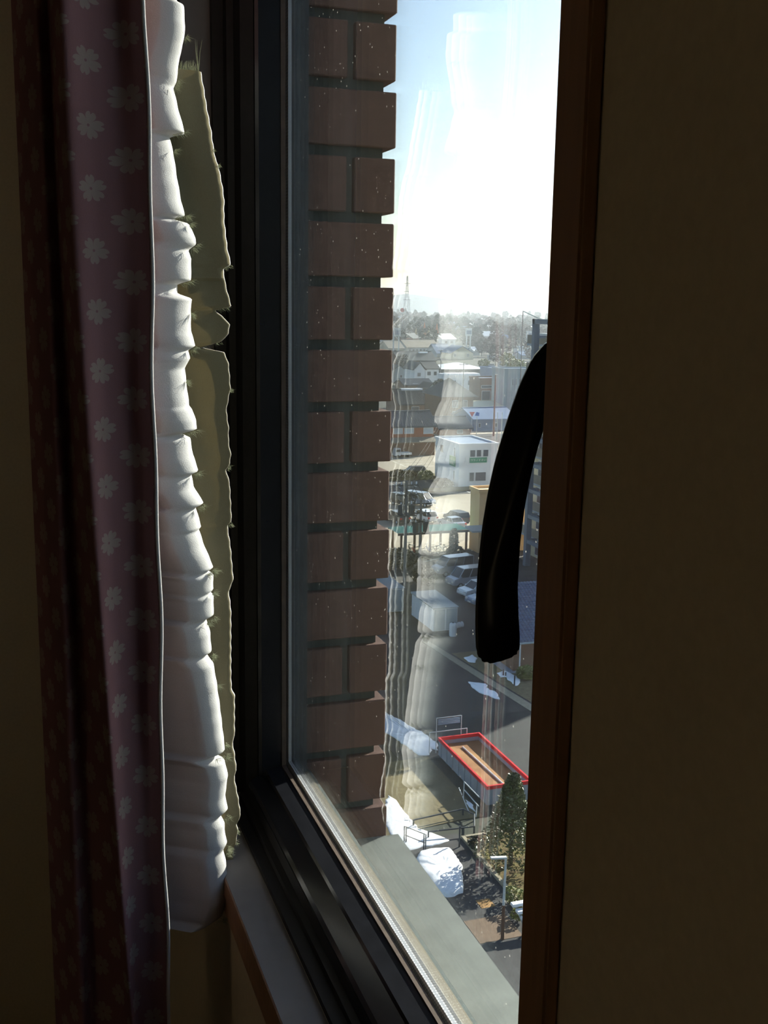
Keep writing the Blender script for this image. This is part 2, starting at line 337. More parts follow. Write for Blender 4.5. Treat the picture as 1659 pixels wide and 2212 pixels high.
# ------------------------------------------------------------------ curtains
def catmull(pts, n):
    P = [np.array(p, float) for p in pts]; P = [2*P[0]-P[1]]+P+[2*P[-1]-P[-2]]; out = []
    for i in range(1, len(P)-2):
        for t in np.linspace(0, 1, n, endpoint=False):
            a, b, c, d = P[i-1], P[i], P[i+1], P[i+2]
            out.append(0.5*((2*b)+(-a+c)*t+(2*a-5*b+4*c-d)*t*t+(-a+3*b-3*c+d)*t**3))
    out.append(P[-2]); return out
pc = thing('patterned_curtain', 'dusky pink curtain printed with white blossoms, gathered beside the window', 'curtain', (0.08, 1.0, -0.86))
NZ = 150; zs = np.linspace(0.93, -0.86, NZ); rows = []; us = []
for z in zs:
    t = np.clip((0.25-z)/1.0, 0, 1); q = 0.003*math.sin(z*9+1)+0.0018*math.sin(z*23)
    rx = 0.056+0.034*t**1.4; ex = 0.1285+0.0012*math.sin(z*17)+0.0008*math.sin(z*41+1)
    path = [(0.022, 1.085), (0.0285+0.003*t, 1.055), (0.040+0.006*t, 1.022+q), (0.050+0.008*t, 1.034), (rx-0.004, 1.012),
            (rx+0.003, 0.984+q), (rx+0.5*(0.100-rx)+0.004, 1.000), (0.102+0.006*t, 1.012-0.006*t-q), (ex-0.012, 1.002), (ex-0.003, 0.9975), (ex, 1.0005), (ex-0.001, 1.006), (ex-0.012, 1.012), (ex-0.03, 1.022)]
    c = catmull(path, 7); rows.append([(p[0], p[1], z) for p in c])
    L = [0]
    for i in range(1, len(c)): L.append(L[-1]+float(np.linalg.norm(c[i]-c[i-1])))
    us.append(L)
pm = MB().grid(rows); po = pm.build('cloth_panel', M_blossom, pc, smooth=True, fix=False)
uvl = po.data.uv_layers.new(name='cloth'); nc = len(rows[0])
idx = [lp.vertex_index for lp in po.data.loops]
base_u = us[-1]
uvl.data.foreach_set('uv', [x for i in idx for x in (base_u[i % nc]+0.006, zs[i//nc]+2.0)])

hr_ = MB().grid([[(rows[i][-28][0]+0.0004+0.0017*math.cos(k*math.pi/4), rows[i][-28][1]+0.0017*math.sin(k*math.pi/4), zs[i]) for k in range(9)] for i in range(len(rows))])
tag(hr_.build('hem_edge', M_lining, pc, smooth=True, fix=False), 'white stitched hem edge')
edge_w = [(386,-40),(386,0),(401,8),(404,52),(401,81),(397,100),(392,119),(388,152),(385,173),(379,187),(389,230),(404,285),(370,293),(378,323),(386,377),(396,434),(404,466),(376,472),(412,482),(427,515),(428,527),(410,540),(417,559),(416,606),(387,614),(386,634),(418,645),(415,676),(416,717),(425,748),(409,757),(413,774),(402,796),(404,820),(411,877),(417,884),(425,907),(428,928),(392,937),(413,947),(419,983),(431,1018),(415,1025),(421,1053),(442,1088),(425,1097),(437,1139),(432,1145),(442,1176),(464,1228),(450,1236),(464,1244),(464,1276),(456,1282),(465,1290),(465,1331),(449,1340),(458,1371),(461,1411),(450,1418),(465,1439),(472,1477),(480,1534),(488,1602),(491,1628),(462,1638),(490,1650),(497,1683),(491,1724),(496,1755),(480,1768),(489,1785),(489,1799),(494,1827),(486,1842),(491,1866),(497,1918),(497,1940),(483,1979),(460,1993)]
edge_o = [(434,157),(442,203),(447,236),(456,282),(461,320),(467,350),(471,356),(480,401),(484,431),(484,475),(491,537),(499,572),(482,581),(488,619),(500,663),(462,671),(480,682),(496,701),(494,720),(477,739),(432,750),(485,761),(494,787),(496,812),(498,839),(491,874),(489,888),(494,923),(494,956),(499,983),(496,1002),(488,1015),(496,1042),(499,1097),(500,1127),(491,1135),(498,1181),(504,1252),(494,1276),(499,1317),(499,1398),(499,1452),(500,1485),(507,1501),(507,1547),(507,1588),(502,1602),(507,1629),(511,1663),(506,1674),(509,1695),(515,1724),(520,1760),(511,1779),(514,1789),(511,1814),(503,1838),(508,1877),(515,1899),(508,1913),(498,1926)]
YL, YB_ = 1.040, 1.075
def edge_fn(edge, Y):
    p = [on_y(x, y, Y) for x, y in edge]
    z = np.array([q.z for q in p]); x = np.array([q.x for q in p]); o = np.argsort(z); return z[o], x[o]
def crease_list(edge, Y):
    out = []
    for (xa, ya), (xb, yb) in zip(edge, edge[1:]):
        if xb < xa-5 and yb-ya < 16: out.append((on_y(xa, ya, Y), on_y(xb, yb, Y)))
    return out
lc = thing('lining_curtain', 'crumpled white felt lining with frayed edges behind the pink curtain', 'curtain lining', (0.17, 1.05, -0.63))
ze, xe = edge_fn(edge_w, YL); cz = np.array([c[0].z for c in crease_list(edge_w, YL)])
zs = np.linspace(ze[0], ze[-1], 620); rows = []
for z in zs:
    e = float(np.interp(z, ze, xe)); e += 0.0002*math.sin(z*330)
    dcr = np.min(np.abs(cz-z)); up_ = cz[cz < z]; dn = (z-up_.max()) if len(up_) else 0.05
    r = 0.030+0.008*math.sin(z*7+2); puff = 0.0022*(1-math.exp(-dcr/0.006))
    r = max(0.018, r); row = []
    yc = YL+0.010+0.003*math.sin(z*11)
    for j in range(34):
        if j < 10:
            x = e-r-(10-j)*0.0065; y = yc-r*0.75-puff+0.0045*(10-j)
            row.append((x, y, z))
        else:
            th = math.pi/2-(j-10)/23*(math.pi/2+0.9)
            row.append((e-r+r*math.cos(th), yc-(r*0.75+puff*max(0, math.sin(th)))*math.sin(th), z))
    rows.append(row)
MB().grid(rows).build('lining_fold', M_lining, lc, smooth=True, fix=False)
zo, xo = edge_fn(edge_o, YB_); zs = np.linspace(zo[0], zo[-1], 560); rows = []
for z in zs:
    e = float(np.interp(z, zo, xo))+0.0003*math.sin(z*500); r = 0.0042+0.0016*math.sin(z*13)+(0.0035 if z > 0.02 else 0)
    row = []
    for j in range(22):
        if j < 8: row.append((e-r-(8-j)*0.0085, YB_-r+0.002*math.sin(z*30+j)-0.0006*(8-j), z))
        else:
            th = math.pi/2-(j-8)/13*(math.pi/2+1.1); row.append((e-r+r*math.cos(th), YB_-r*math.sin(th), z))
    rows.append(row)
MB().grid([r_[:14] for r_ in rows]).build('lining_back_fold', M_back, lc, smooth=True, fix=False)
MB().grid([r_[13:] for r_ in rows]).build('selvedge', M_lining, lc, smooth=True, fix=False)
def fringe(creases, Y, n, ln, name, extra):
    fm = MB()
    spots = [(a, b) for a, b in creases]+extra
    for a, b in spots:
        for i in range(n):
            t = rng.uniform(0, 1); p = Vector(a)*(1-t)+Vector(b)*t; p.y = Y-0.004+rng.uniform(-0.008, 0.006)*(1-t)
            d = Vector((rng.uniform(-0.1, 1), rng.uniform(-0.4, 0.1), rng.uniform(-1.0, 0.25))).normalized(); L = ln*rng.uniform(0.4, 1.2)
            w_ = 0.00013; k = Vector((rng.uniform(-1, 1), 0, rng.uniform(-1, 1)))*L*0.25
            pts = [p, p+d*L*0.5+k*0.5, p+d*L]
            for q0, q1, r0, r1 in ((pts[0], pts[1], w_, w_*0.8), (pts[1], pts[2], w_*0.8, w_*0.25)): fm.bar(q0, q1, r0, r1, 3)
    return fm.build(name, M_fringe, lc)
def edge_spots(edge, Y, n, seed):
    r = random.Random(seed); out = []
    for i in range(n):
        k = r.randrange(1, len(edge)-1); a = on_y(*edge[k], Y); b = on_y(edge[k][0]-4, edge[k][1]+6, Y); out.append((a, b))
    return out
tag(fringe(crease_list(edge_w, YL), YL, 40, 0.0062, 'frayed_edge', edge_spots(edge_w, YL, 16, 1)), 'frayed green-white threads', kind='stuff')
top_ = [(on_y(388, 158, YB_), on_y(434, 156, YB_))]
fo = fringe(crease_list(edge_o, YB_), YB_, 22, 0.0038, 'frayed_edge', edge_spots(edge_o, YB_, 7, 2)); tag(fo, 'frayed green-white threads', kind='stuff')
fm = MB()
for i in range(70):
    t = rng.uniform(0, 1); p = top_[0][0]*(1-t)+top_[0][1]*t; L = 0.005+0.006*rng.random()
    if i < 3: L = 0.028; p = top_[0][0]*0.1+top_[0][1]*0.9
    d = Vector((rng.uniform(-0.35, 0.25), rng.uniform(-0.3, 0), 1)).normalized(); m_ = p+d*L*0.6+Vector((-0.0008, 0, 0))
    fm.bar(p, m_, 0.00018, 0.00014, 3); fm.bar(m_, p+d*L, 0.00014, 0.00005, 3)
tag(fm.build('frayed_edge', M_fringe, lc), kind='stuff')
rail = thing('curtain_rail', 'slim metal curtain rail above the window', 'curtain rail', (0.08, 0.7, 0.95))
MB().bar((0.08, -0.1, 0.95), (0.08, 1.6, 0.95), 0.009).build('rail_tube', M_plate, rail)
for y in (0.0, 1.5): MB().box(0.075, XW, y-0.006, y+0.006, 0.945, 0.955).build('wall_bracket', M_plate, rail)
for y in np.linspace(0.99, 1.08, 7): MB().lathe((0.08, y, 0.925), [(0.004, 0), (0.012, 0.012), (0.012, 0.03), (0.004, 0.034)], 8).build('glider', M_plate, rail)

# ================================================================== the town below
Z = GZ
M_ground = mat('winter_ground', rgb(80, 80, 74), 0.95, 0.25, 0.02, col2=rgb(60, 66, 54))
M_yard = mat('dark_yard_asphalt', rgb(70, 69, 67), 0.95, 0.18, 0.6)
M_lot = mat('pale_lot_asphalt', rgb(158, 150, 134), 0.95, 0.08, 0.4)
M_path = mat('path_asphalt', rgb(72, 72, 72), 0.95, 0.2, 1.5)
M_lawn = mat('winter_lawn', rgb(116, 106, 78), 0.95, 0.22, 3.0, bump=0.5)
M_soil = mat('planting_soil', rgb(104, 98, 52), 0.95, 0.3, 2.2, col2=rgb(86, 66, 40), bump=0.5)
M_kerb = mat('concrete_kerb', rgb(150, 142, 122), 0.9, 0.12, 3)
M_paint = mat('white_road_paint', rgb(222, 220, 208), 0.8, 0.06, 3)
M_white = mat('white_wall_paint', rgb(216, 218, 222), 0.8, 0.05, 0.8)
M_pale = mat('pale_grey_wall', rgb(154, 164, 168), 0.85, 0.06, 0.5)
M_cream = mat('cream_wall', rgb(206, 192, 162), 0.85, 0.07, 0.6)
M_tan = mat('tan_wall', rgb(208, 172, 128), 0.85, 0.06, 0.5)
M_brownw = mat('brown_wall', rgb(122, 92, 72), 0.85, 0.12, 0.7)
M_rust = mat('orange_brown_wall', rgb(150, 92, 66), 0.85, 0.12, 0.7)
M_bluew = mat('blue_grey_wall', rgb(118, 134, 156), 0.7, 0.08, 0.5)
M_tile = mat('dark_blue_tile', rgb(52, 62, 78), 0.55, 0.2, 2.0, spec=0.5)
M_slate = mat('slate_grey_roof', rgb(62, 68, 72), 0.7, 0.18, 1.0)
M_dark = mat('dark_roof', rgb(56, 60, 64), 0.75, 0.2, 1.0)
M_broof = mat('grey_brown_roof', rgb(138, 130, 116), 0.8, 0.12, 0.6)
M_croof = mat('cream_roof', rgb(206, 200, 172), 0.7, 0.06, 0.6)
M_broof2 = mat('blue_metal_roof', rgb(104, 122, 150), 0.5, 0.1, 0.6)
M_pane = mat('dark_window_pane', rgb(58, 66, 78), 0.2, 0.2, 0.8, spec=0.6)
M_cpane = mat('curtained_window_pane', rgb(170, 182, 196), 0.3, 0.08, 0.8, spec=0.5)
M_wframe = mat('white_window_frame', rgb(205, 208, 210), 0.6, 0.04, 1)
M_steel = mat('grey_steel', rgb(104, 114, 126), 0.55, 0.1, 1.0, metal=0.2)
M_pipe = mat('galvanised_pipe', rgb(200, 204, 206), 0.45, 0.06, 4, metal=0.2)
M_pole = mat('concrete_pole', rgb(112, 112, 114), 0.85, 0.08, 2)
M_bpole = mat('brown_pole', rgb(106, 78, 62), 0.8, 0.1, 2)
M_tarm = mat('dark_pole_gear', rgb(58, 64, 70), 0.6, 0.2, 3)
M_red = mat('red_paint', rgb(206, 36, 40), 0.5, 0.08, 2)
M_bin = mat('grey_bin_steel', rgb(150, 154, 162), 0.6, 0.14, 1.2, metal=0.1)
M_ply = mat('rusty_board_floor', rgb(172, 130, 84), 0.8, 0.25, 0.9, col2=rgb(128, 86, 52))
M_green = mat('green_corrugated_roof', rgb(128, 178, 158), 0.6, 0.06, 1)
M_sign = mat('green_sign', rgb(36, 132, 96), 0.6, 0.05, 1)
M_bsign = mat('blue_sign', rgb(58, 108, 190), 0.6, 0.05, 1)
M_tyre = mat('tyre_rubber', rgb(24, 24, 26), 0.85, 0.1, 5)
M_carglass = mat('car_glass', rgb(34, 42, 50), 0.12, 0.1, 2, spec=0.7)
M_lamp = mat('lamp_lens', rgb(214, 214, 208), 0.2, 0.05, 5)
M_tail = mat('tail_lamp', rgb(190, 40, 34), 0.3, 0.05, 5)
M_leaf = mat('glossy_evergreen_leaf', rgb(74, 84, 34), 0.3, 0.35, 1.3, spec=0.6)
M_leafd = mat('dark_evergreen_leaf', rgb(36, 50, 42), 0.7, 0.35, 1.0)
M_leafy = mat('yellow_green_leaf', rgb(112, 116, 58), 0.55, 0.3, 1.0)
M_bare = mat('bare_winter_twigs', rgb(86, 78, 72), 0.9, 0.2, 1.0)
M_bark = mat('bark', rgb(92, 74, 60), 0.9, 0.2, 3)
M_rope = mat('straw_rope', rgb(204, 186, 140), 0.9, 0.1, 3)
M_orope = mat('orange_straw', rgb(190, 110, 66), 0.9, 0.1, 3)

struct(MB().add([(-3000, -3000, Z), (6000, -3000, Z), (6000, 7000, Z), (-3000, 7000, Z)], [(0, 1, 2, 3)]).build('ground', M_ground))
def patch(name, m, pts, h, label=None):
    o = MB().prism([(p[0], p[1]) for p in pts], 'z', Z+0.001, Z+h).build(name, m); return struct(o, label)
def rect(x0, x1, y0, y1): return [(x0, y0), (x1, y0), (x1, y1), (x0, y1)]
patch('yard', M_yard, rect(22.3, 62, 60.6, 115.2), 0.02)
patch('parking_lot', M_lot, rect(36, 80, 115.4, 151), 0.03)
patch('upper_parking_lot', M_lot, rect(52, 92, 168.5, 205), 0.04)
patch('side_road', M_path, rect(40, 90, 151.3, 165), 0.025)
patch('street', M_path, rect(60, 160, 205.5, 222), 0.03)
patch('crossing_road', M_lot, rect(84, 150, 222.5, 229), 0.03)
patch('lawn', M_lawn, [(14, 51.2), (22.9, 52.4), (24.2, 52.4), (24.2, 61), (14, 60.4)], 0.05)
patch('garden_path', M_path, rect(14, 22.0, 34, 51.0), 0.02)
patch('planting_bed', M_soil, rect(22.25, 34, 38.5, 50.2), 0.10)
patch('kerb_strip', M_kerb, rect(22.02, 22.22, 38.5, 50.4), 0.16)
patch('kerb_strip.001', M_kerb, rect(22.25, 24.2, 50.25, 50.42), 0.16)
patch('kerb_strip.002', M_kerb, [(34.2, 64), (35.0, 64), (33.0, 83.5), (32.4, 83.5)], 0.05)
patch('verge', M_lawn, [(35.2, 64), (50, 64), (50, 80), (33.6, 80)], 0.04)
patch('painted_shade_ground', mat('shade_toned_ground', rgb(44, 48, 48), 0.8, 0.2, 1.0), rect(28.2, 36.5, 50.6, 66.5), 0.03)  # ground beside the bin coloured dark to stand in for shade there
patch('grass_strip', M_soil, rect(52, 68, 165.4, 168.3), 0.5)
patch('brown_bank', M_soil, rect(60, 92, 153.3, 156.0), 0.25)
pt = at(1049, 1953); patch('paving_patch', mat('orange_paving', rgb(160, 124, 80), 0.9, 0.15, 3), rect(pt.x-0.35, pt.x+0.35, pt.y-0.35, pt.y+0.4), 0.03)
pt = at(1075, 2030); patch('paving_slab', mat('pinkish_paving', rgb(116, 98, 82), 0.9, 0.12, 3), rect(pt.x-0.9, pt.x+1.2, pt.y-0.1, pt.y+1.8), 0.035)
pt = at(1100, 1435); patch('concrete_apron', M_bin, rect(pt.x-1.2, pt.x+0.6, pt.y-2.2, pt.y+1.8), 0.06)
# painted bay lines
def line(p, q, wd=0.14, h=0.045):
    a = at(*p); b = at(*q); d = (b-a); d.z = 0; n_ = Vector((-d.y, d.x, 0)).normalized()*wd/2
    o = MB().prism([(a+n_)[:2], (b+n_)[:2], (b-n_)[:2], (a-n_)[:2]], 'z', Z+0.02, Z+h).build('bay_line', M_paint); return struct(o)
for p, q in (((848,993),(903,992)),((852,998),(914,997)),((860,1003),(926,1001)),((876,1009),(938,1007)),((845,995),(877,1009)),((1000,1057),(1015,1065)),((914,1083),(945,1098)),((935,1109),(968,1109)),((847,1046),(865,1054)),((890,1048),(900,1052)),((988,1190),(1007,1197)),((918,1214),(950,1206)),((960,1152),(975,1150)),((1030,932),(1060,930)),((1040,937),(1062,934))): line(p, q)

def snow(name_label, pts, h, group=None):
    P = [at(x, y) for x, y in pts]; c = sum(P, Vector())/len(P)
    bm = bmesh.new(); n = len(P); ring = []
    fine = []
    for i in range(n):
        a, b = P[i], P[(i+1) % n]; k = max(2, int((b-a).length/0.22))
        for t in range(k):
            q = a.lerp(b, t/k); q += Vector((rng.uniform(-.07, .07), rng.uniform(-.07, .07), 0)); fine.append(q)
    lay = []
    for sc, hh in ((1.0, 0.0), (0.985, 0.35), (0.95, 0.7), (0.86, 0.9), (0.6, 1.0), (0.3, 1.0)):
        lay.append([bm.verts.new((c.x+(q.x-c.x)*sc-c.x, c.y+(q.y-c.y)*sc-c.y, hh*h*(1+rng.uniform(-.12, .12)) if hh else -0.02)) for q in fine])
    m_ = len(fine)
    for A, B in zip(lay, lay[1:]):
        for i in range(m_): bm.faces.new((A[i], A[(i+1) % m_], B[(i+1) % m_], B[i]))
    bm.faces.new(lay[-1]); bmesh.ops.triangulate(bm, faces=[f for f in bm.faces if len(f.verts) > 4]); bmesh.ops.recalc_face_normals(bm, faces=bm.faces)
    me = bpy.data.meshes.new('snow_patch'); bm.to_mesh(me); bm.free(); me.polygons.foreach_set('use_smooth', [True]*len(me.polygons)); me.materials.append(M_snow)
    o = bpy.data.objects.new('snow_patch', me); COL.objects.link(o); o.location = (c.x, c.y, Z+0.03)
    return tag(o, name_label, 'snow')
snow('long bright snow bank at the foot of the brick pier', [(838,1718),(850,1725),(868,1750),(890,1777),(915,1803),(945,1810),(970,1818),(950,1825),(905,1832),(880,1842),(840,1800),(825,1760)], 0.07)
snow('bright snow heap with tree shadows beside the garden path', [(902,1850),(925,1838),(970,1836),(982,1850),(997,1875),(995,1890),(1003,1915),(1000,1928),(975,1940),(945,1935),(915,1900),(895,1865)], 0.28)
snow('bluish shaded snow strip running to the red-rimmed bin', [(822,1535),(860,1555),(885,1570),(915,1585),(945,1608),(946,1622),(932,1618),(928,1632),(905,1632),(870,1608),(825,1578)], 0.1)
snow('ragged thin snow streak on the yard below the handle', [(1012,1474),(1027,1476),(1049,1478),(1053,1482),(1047,1485),(1058,1492),(1073,1497),(1075,1506),(1082,1512),(1067,1510),(1054,1503),(1036,1497),(1022,1487)], 0.08)
snow('curved snow patch on the verge with thin posts in it', [(1074,1456),(1087,1451),(1096,1452),(1116,1463),(1125,1473),(1121,1482),(1112,1482),(1102,1473),(1092,1464),(1082,1465)], 0.1)
snow('small snow triangle beside the handle tip on the yard', [(1002,1423),(1022,1416),(1030,1424),(1025,1433),(1011,1431)], 0.1)
snow('sliver of snow under the leaning pipe fence', [(1003,1729),(1012,1733),(1024,1745),(1026,1757),(1014,1745)], 0.08)
posts = thing('marker_posts', 'thin dark posts standing in the curved snow patch', 'posts', at(1100, 1473))
for px, y0, y1 in ((1087, 1446, 1462), (1092, 1452, 1463), (1111, 1460, 1482)):
    b = at(px, y1); MB().bar(b, b+Vector((0, 0, (y1-y0)/27)), 0.06).build('post', M_tarm, posts)

# ---------------- steel bin with the red rim
BX0, BX1, BY0, BY1, BH = 24.95, 27.72, 53.6, 61.1, 1.2
bn = thing('steel_bin', 'long open grey steel bin with a bright red rim', 'bin', (26.3, 57.3, Z))
t_ = 0.07
for x0, x1, y0, y1 in ((BX0, BX0+t_, BY0, BY1), (BX1-t_, BX1, BY0, BY1), (BX0+t_, BX1-t_, BY0, BY0+t_), (BX0+t_, BX1-t_, BY1-t_, BY1)):
    MB().box(x0, x1, y0, y1, Z+0.03, Z+BH-0.22).build('side_wall', M_bin, bn)
for x0, x1, y0, y1 in ((BX0-0.05, BX0+t_+0.02, BY0-0.05, BY1+0.05), (BX1-t_-0.02, BX1+0.05, BY0-0.05, BY1+0.05), (BX0+t_+0.02, BX1-t_-0.02, BY0-0.05, BY0+t_+0.02), (BX0+t_+0.02, BX1-t_-0.02, BY1-t_-0.02, BY1+0.05)):
    MB().box(x0, x1, y0, y1, Z+BH-0.22, Z+BH).build('rim_beam', M_red, bn, bevel=0.015, seg=1)
MB().box(BX0+t_, BX1-t_, BY0+t_, BY1-t_, Z+0.03, Z+0.72).build('board_floor', M_ply, bn)
MB().bar((26.35, BY0+0.3, Z+0.77), (26.2, BY1-0.9, Z+0.77), 0.05).build('loose_pole', M_pipe, bn)
for y in np.linspace(BY0+0.5, BY1-0.5, 8): MB().box(BX0-0.05, BX0, y-0.04, y+0.04, Z+0.03, Z+BH-0.22).build('stiffener', M_bin, bn)
for x in (26.2, 26.7): MB().box(x, x+0.3, BY0-0.02, BY0, Z+0.62, Z+0.92).build('hatch', M_tarm, bn)
pf = thing('pipe_frame', 'white pipe frame with a slatted board at the far end of the red-rimmed bin', 'frame', (25.8, 61.5, Z))
for x, h in ((24.9, 2.35), (26.6, 2.35)): MB().bar((x, 61.4, Z), (x, 61.4, Z+h), 0.03).build('upright', M_pipe, pf)
MB().bar((24.9, 61.4, Z+2.35), (26.6, 61.4, Z+2.35), 0.03).build('crossbar', M_pipe, pf)
MB().bar((24.45, 61.4, Z+1.45), (27.0, 61.4, Z+1.45), 0.03).build('crossbar', M_pipe, pf)
for x in (24.45, 27.0): MB().bar((x, 61.4, Z), (x, 61.4, Z+1.45), 0.03).build('upright', M_pipe, pf)
for k in range(4): MB().box(25.0, 26.5, 61.38, 61.42, Z+1.88+k*0.1, Z+1.95+k*0.1).build('slat', M_bluew, pf)
lf = thing('leaning_pipe_fence', 'leaning galvanised pipe fence beside the long bin wall', 'fence', at(1000, 1740))
def gp(px, py, h): return at(px, py, h)
for a, b in (((1004,1690,1.0),(1035,1722,1.0)), ((1003,1706,0.6),(1034,1742,0.6)), ((991,1702,0.7),(998,1717,0.5)), ((999,1720,0.5),(1014,1757,0.05)), ((1003,1688,1.0),(1001,1725,0.05)), ((1030,1738,0.6),(1028,1765,0.05))):
    MB().bar(gp(*a), gp(*b), 0.03).build('pipe', M_pipe, lf)
# ---------------- dark hand rails by the snow
hr = thing('hand_rail', 'dark metal hand rail standing in the bright snow bank', 'railing', at(895, 1825))
for px, y0, y1 in ((873, 1793, 1817), (877, 1793, 1818), (915, 1800, 1834), (919, 1800, 1835)):
    b = at(px, y1+4); MB().bar(b, b+Vector((0, 0, 0.95)), 0.035).build('post', M_tarm, hr)
for h in (0.45, 0.93): MB().bar(at(875, 1821)+Vector((0, 0, h)), at(917, 1838)+Vector((0, 0, h)), 0.028).build('rail', M_tarm, hr)
hr2 = thing('border_rail', 'long dark border rail enclosing the bare bed beyond the snow', 'railing', at(960, 1790))
pts_ = [(893, 1786), (1000, 1762), (1024, 1774), (1024, 1800), (925, 1812)]
for i in range(len(pts_)-1):
    a = at(*pts_[i]); b = at(*pts_[i+1]); MB().bar(a+Vector((0, 0, .4)), b+Vector((0, 0, .4)), 0.045).build('rail', M_tarm, hr2)
for p in pts_: b = at(*p); MB().bar(b, b+Vector((0, 0, 0.42)), 0.05).build('post', M_tarm, hr2)
b = at(992, 1830); MB().bar(b, b+Vector((0, 0, 1.2)), 0.05).build('post', M_tarm, hr2)
# ---------------- street lamp
b = at(1085, 2030); sl_ = thing('street_lamp', 'slim garden street lamp with a short angled head', 'street lamp', b)
MB().bar(b, b+Vector((0, 0, 1.7)), 0.085, 0.075).build('lower_pole', M_bpole, sl_)
MB().bar(b+Vector((0, 0, 1.7)), b+Vector((0.02, 0, 4.0)), 0.065, 0.05).build('upper_pole', M_pipe, sl_)
tip = on_y(1060, 1853, b.y); hd_ = b+Vector((0, 0, 4.0))
MB().hexa([hd_+Vector((0.05, -0.08, -.06)), hd_+Vector((0.05, 0.08, -.06)), tip+Vector((0, 0.08, -.04)), tip+Vector((0, -0.08, -.04))], [hd_+Vector((0.05, -0.08, .03)), hd_+Vector((0.05, 0.08, .03)), tip+Vector((0, 0.08, .03)), tip+Vector((0, -0.08, .03))]).build('lamp_head', M_pipe, sl_)
# ---------------- white garden steps
b = at(1100, 2000); st = thing('white_steps', 'white outdoor steps at the lower right behind the lamp pole', 'steps', at(1112, 2030))
for k in range(6):
    x0 = b.x+0.12*k; y1 = b.y-0.30*k; MB().box(x0, x0+2.2, y1-0.30, y1, Z+1.06-0.2*k, Z+1.2-0.2*k).build('step', M_white, st, bevel=0.02, seg=1)
for xx in (0.25, 2.0): MB().hexa([(b.x+xx, b.y-1.8, Z), (b.x+xx+.1, b.y-1.8, Z), (b.x+xx+.1, b.y, Z+.9), (b.x+xx, b.y, Z+.9)], [(b.x+xx, b.y-1.8, Z+.06), (b.x+xx+.1, b.y-1.8, Z+.06), (b.x+xx+.1, b.y, Z+1.05), (b.x+xx, b.y, Z+1.05)]).build('stringer', M_pale, st)
# ---------------- plants
def leaves(n, fn, size, m_up=0.3):
    mb = MB()
    for i in range(n):
        p = Vector(fn()); a = Vector(rng.normal(size=3)).normalized(); a.z *= 0.6; a.normalize(); b = a.cross(Vector(rng.normal(size=3))).normalized(); s_ = size*rng.uniform(0.6, 1.3)
        c = a.cross(b)*s_*0.12
        mb.add([p-a*s_, p+b*s_*0.42-c, p+a*s_, p-b*s_*0.42-c], [(0, 1, 2), (0, 2, 3)])
    return mb
def cone_pt(c, r, h0, h1, top=0.12):
    t = rng.random()**0.8; ang = rng.uniform(0, 6.283); rr = r*(1-(1-top)*t)*math.sqrt(rng.uniform(0.35, 1))*(1+0.18*math.sin(ang*5+t*9))
    return (c.x+rr*math.cos(ang), c.y+rr*math.sin(ang), c.z+h0+(h1-h0)*t)
b = Vector((23.25, 46.9, Z)); tr = thing('evergreen_tree', 'dense evergreen tree with glinting leaves in front of the bin', 'tree', b)
tm = MB().bar(b, b+Vector((0, 0, 2.2)), 0.13, 0.1).bar(b+Vector((0, 0, 2.2)), b+Vector((0.05, 0, 4.6)), 0.1, 0.03)
for k in range(14):
    h = 0.8+k*0.25; an = k*2.4; tm.bar(b+Vector((0, 0, h)), b+Vector((1.2*math.cos(an)*(1-k/18), 1.2*math.sin(an)*(1-k/18), h+0.5)), 0.04, 0.012, 5)
tm.build('trunk', M_bark, tr)
tag(leaves(7500, lambda: cone_pt(b, 1.75, 0.35, 5.0), 0.10).build('foliage', M_leaf, tr, fix=False), kind='stuff')
def bush(label, c, rx, ry, h, m, n, size, grp=None, name='shrub'):
    t = thing(name, label, 'shrub', c, grp)
    sm = MB()
    for k in range(5):
        an = k*1.3; sm.bar(c, c+Vector((rx*.5*math.cos(an), ry*.5*math.sin(an), h*.6)), 0.03, 0.01, 5)
    sm.build('stems', M_bark, t)
    def f():
        v = Vector(rng.normal(size=3)).normalized()*rng.uniform(0.5, 1)**0.5; return (c.x+v.x*rx, c.y+v.y*ry, c.z+h*0.5+v.z*h*0.5)
    tag(leaves(n, f, size).build('foliage', m, t, fix=False), kind='stuff')
bush('yellow-green low shrub beside the lamp pole', at(1112, 1955)+Vector((0, 0, .1)), 0.55, 0.8, 0.7, M_leafy, 500, 0.09)
bush('dark shrub at the corner of the kerb left of the evergreen', at(1028, 1836)+Vector((0, 0, .1)), 0.45, 0.5, 0.6, M_leafd, 400, 0.1)
bush('tiny olive shrub at the edge of the planting bed', at(1120, 1990)+Vector((0, 0, .1)), 0.4, 0.4, 0.5, M_leafy, 250, 0.08)
bush('dark bushy hedge between the grey pole and the parked cars', at(915, 1262), 1.2, 2.2, 1.9, M_leafd, 900, 0.22)
bush('low dark hedge left of the grey utility poles', at(862, 1225), 2.0, 2.4, 2.0, M_leafd, 900, 0.25)
bush('dark shrub in front of the carport beside the tan building', at(983, 1207), 1.0, 1.2, 1.5, M_leafd, 600, 0.2)
bush('clipped topiary in front of the green carport roof', at(980, 1196), 0.5, 0.5, 3.0, M_leafd, 500, 0.2, name='topiary')
bush('round green bush by the verge below the tiled roof', at(1138, 1466), .8, .7, 1.0, M_leafy, 700, 0.2)
for i, (px, py, lab) in enumerate(((858, 1034, 'reddish-brown hedge along the road left of the black car'), (882, 1036, 'brown hedge in front of the black car'), (918, 1036, 'olive hedge beside the white sign building'))):
    bush(lab, at(px, py), 1.4, 0.8, 1.5, M_soil if i < 2 else M_leafy, 700, 0.25)
bush('green shrubs along the foot of the white sign building', Vector((64.0, 157.5, Z)), 1.5, 2.4, 1.4, M_leafd, 700, 0.22)

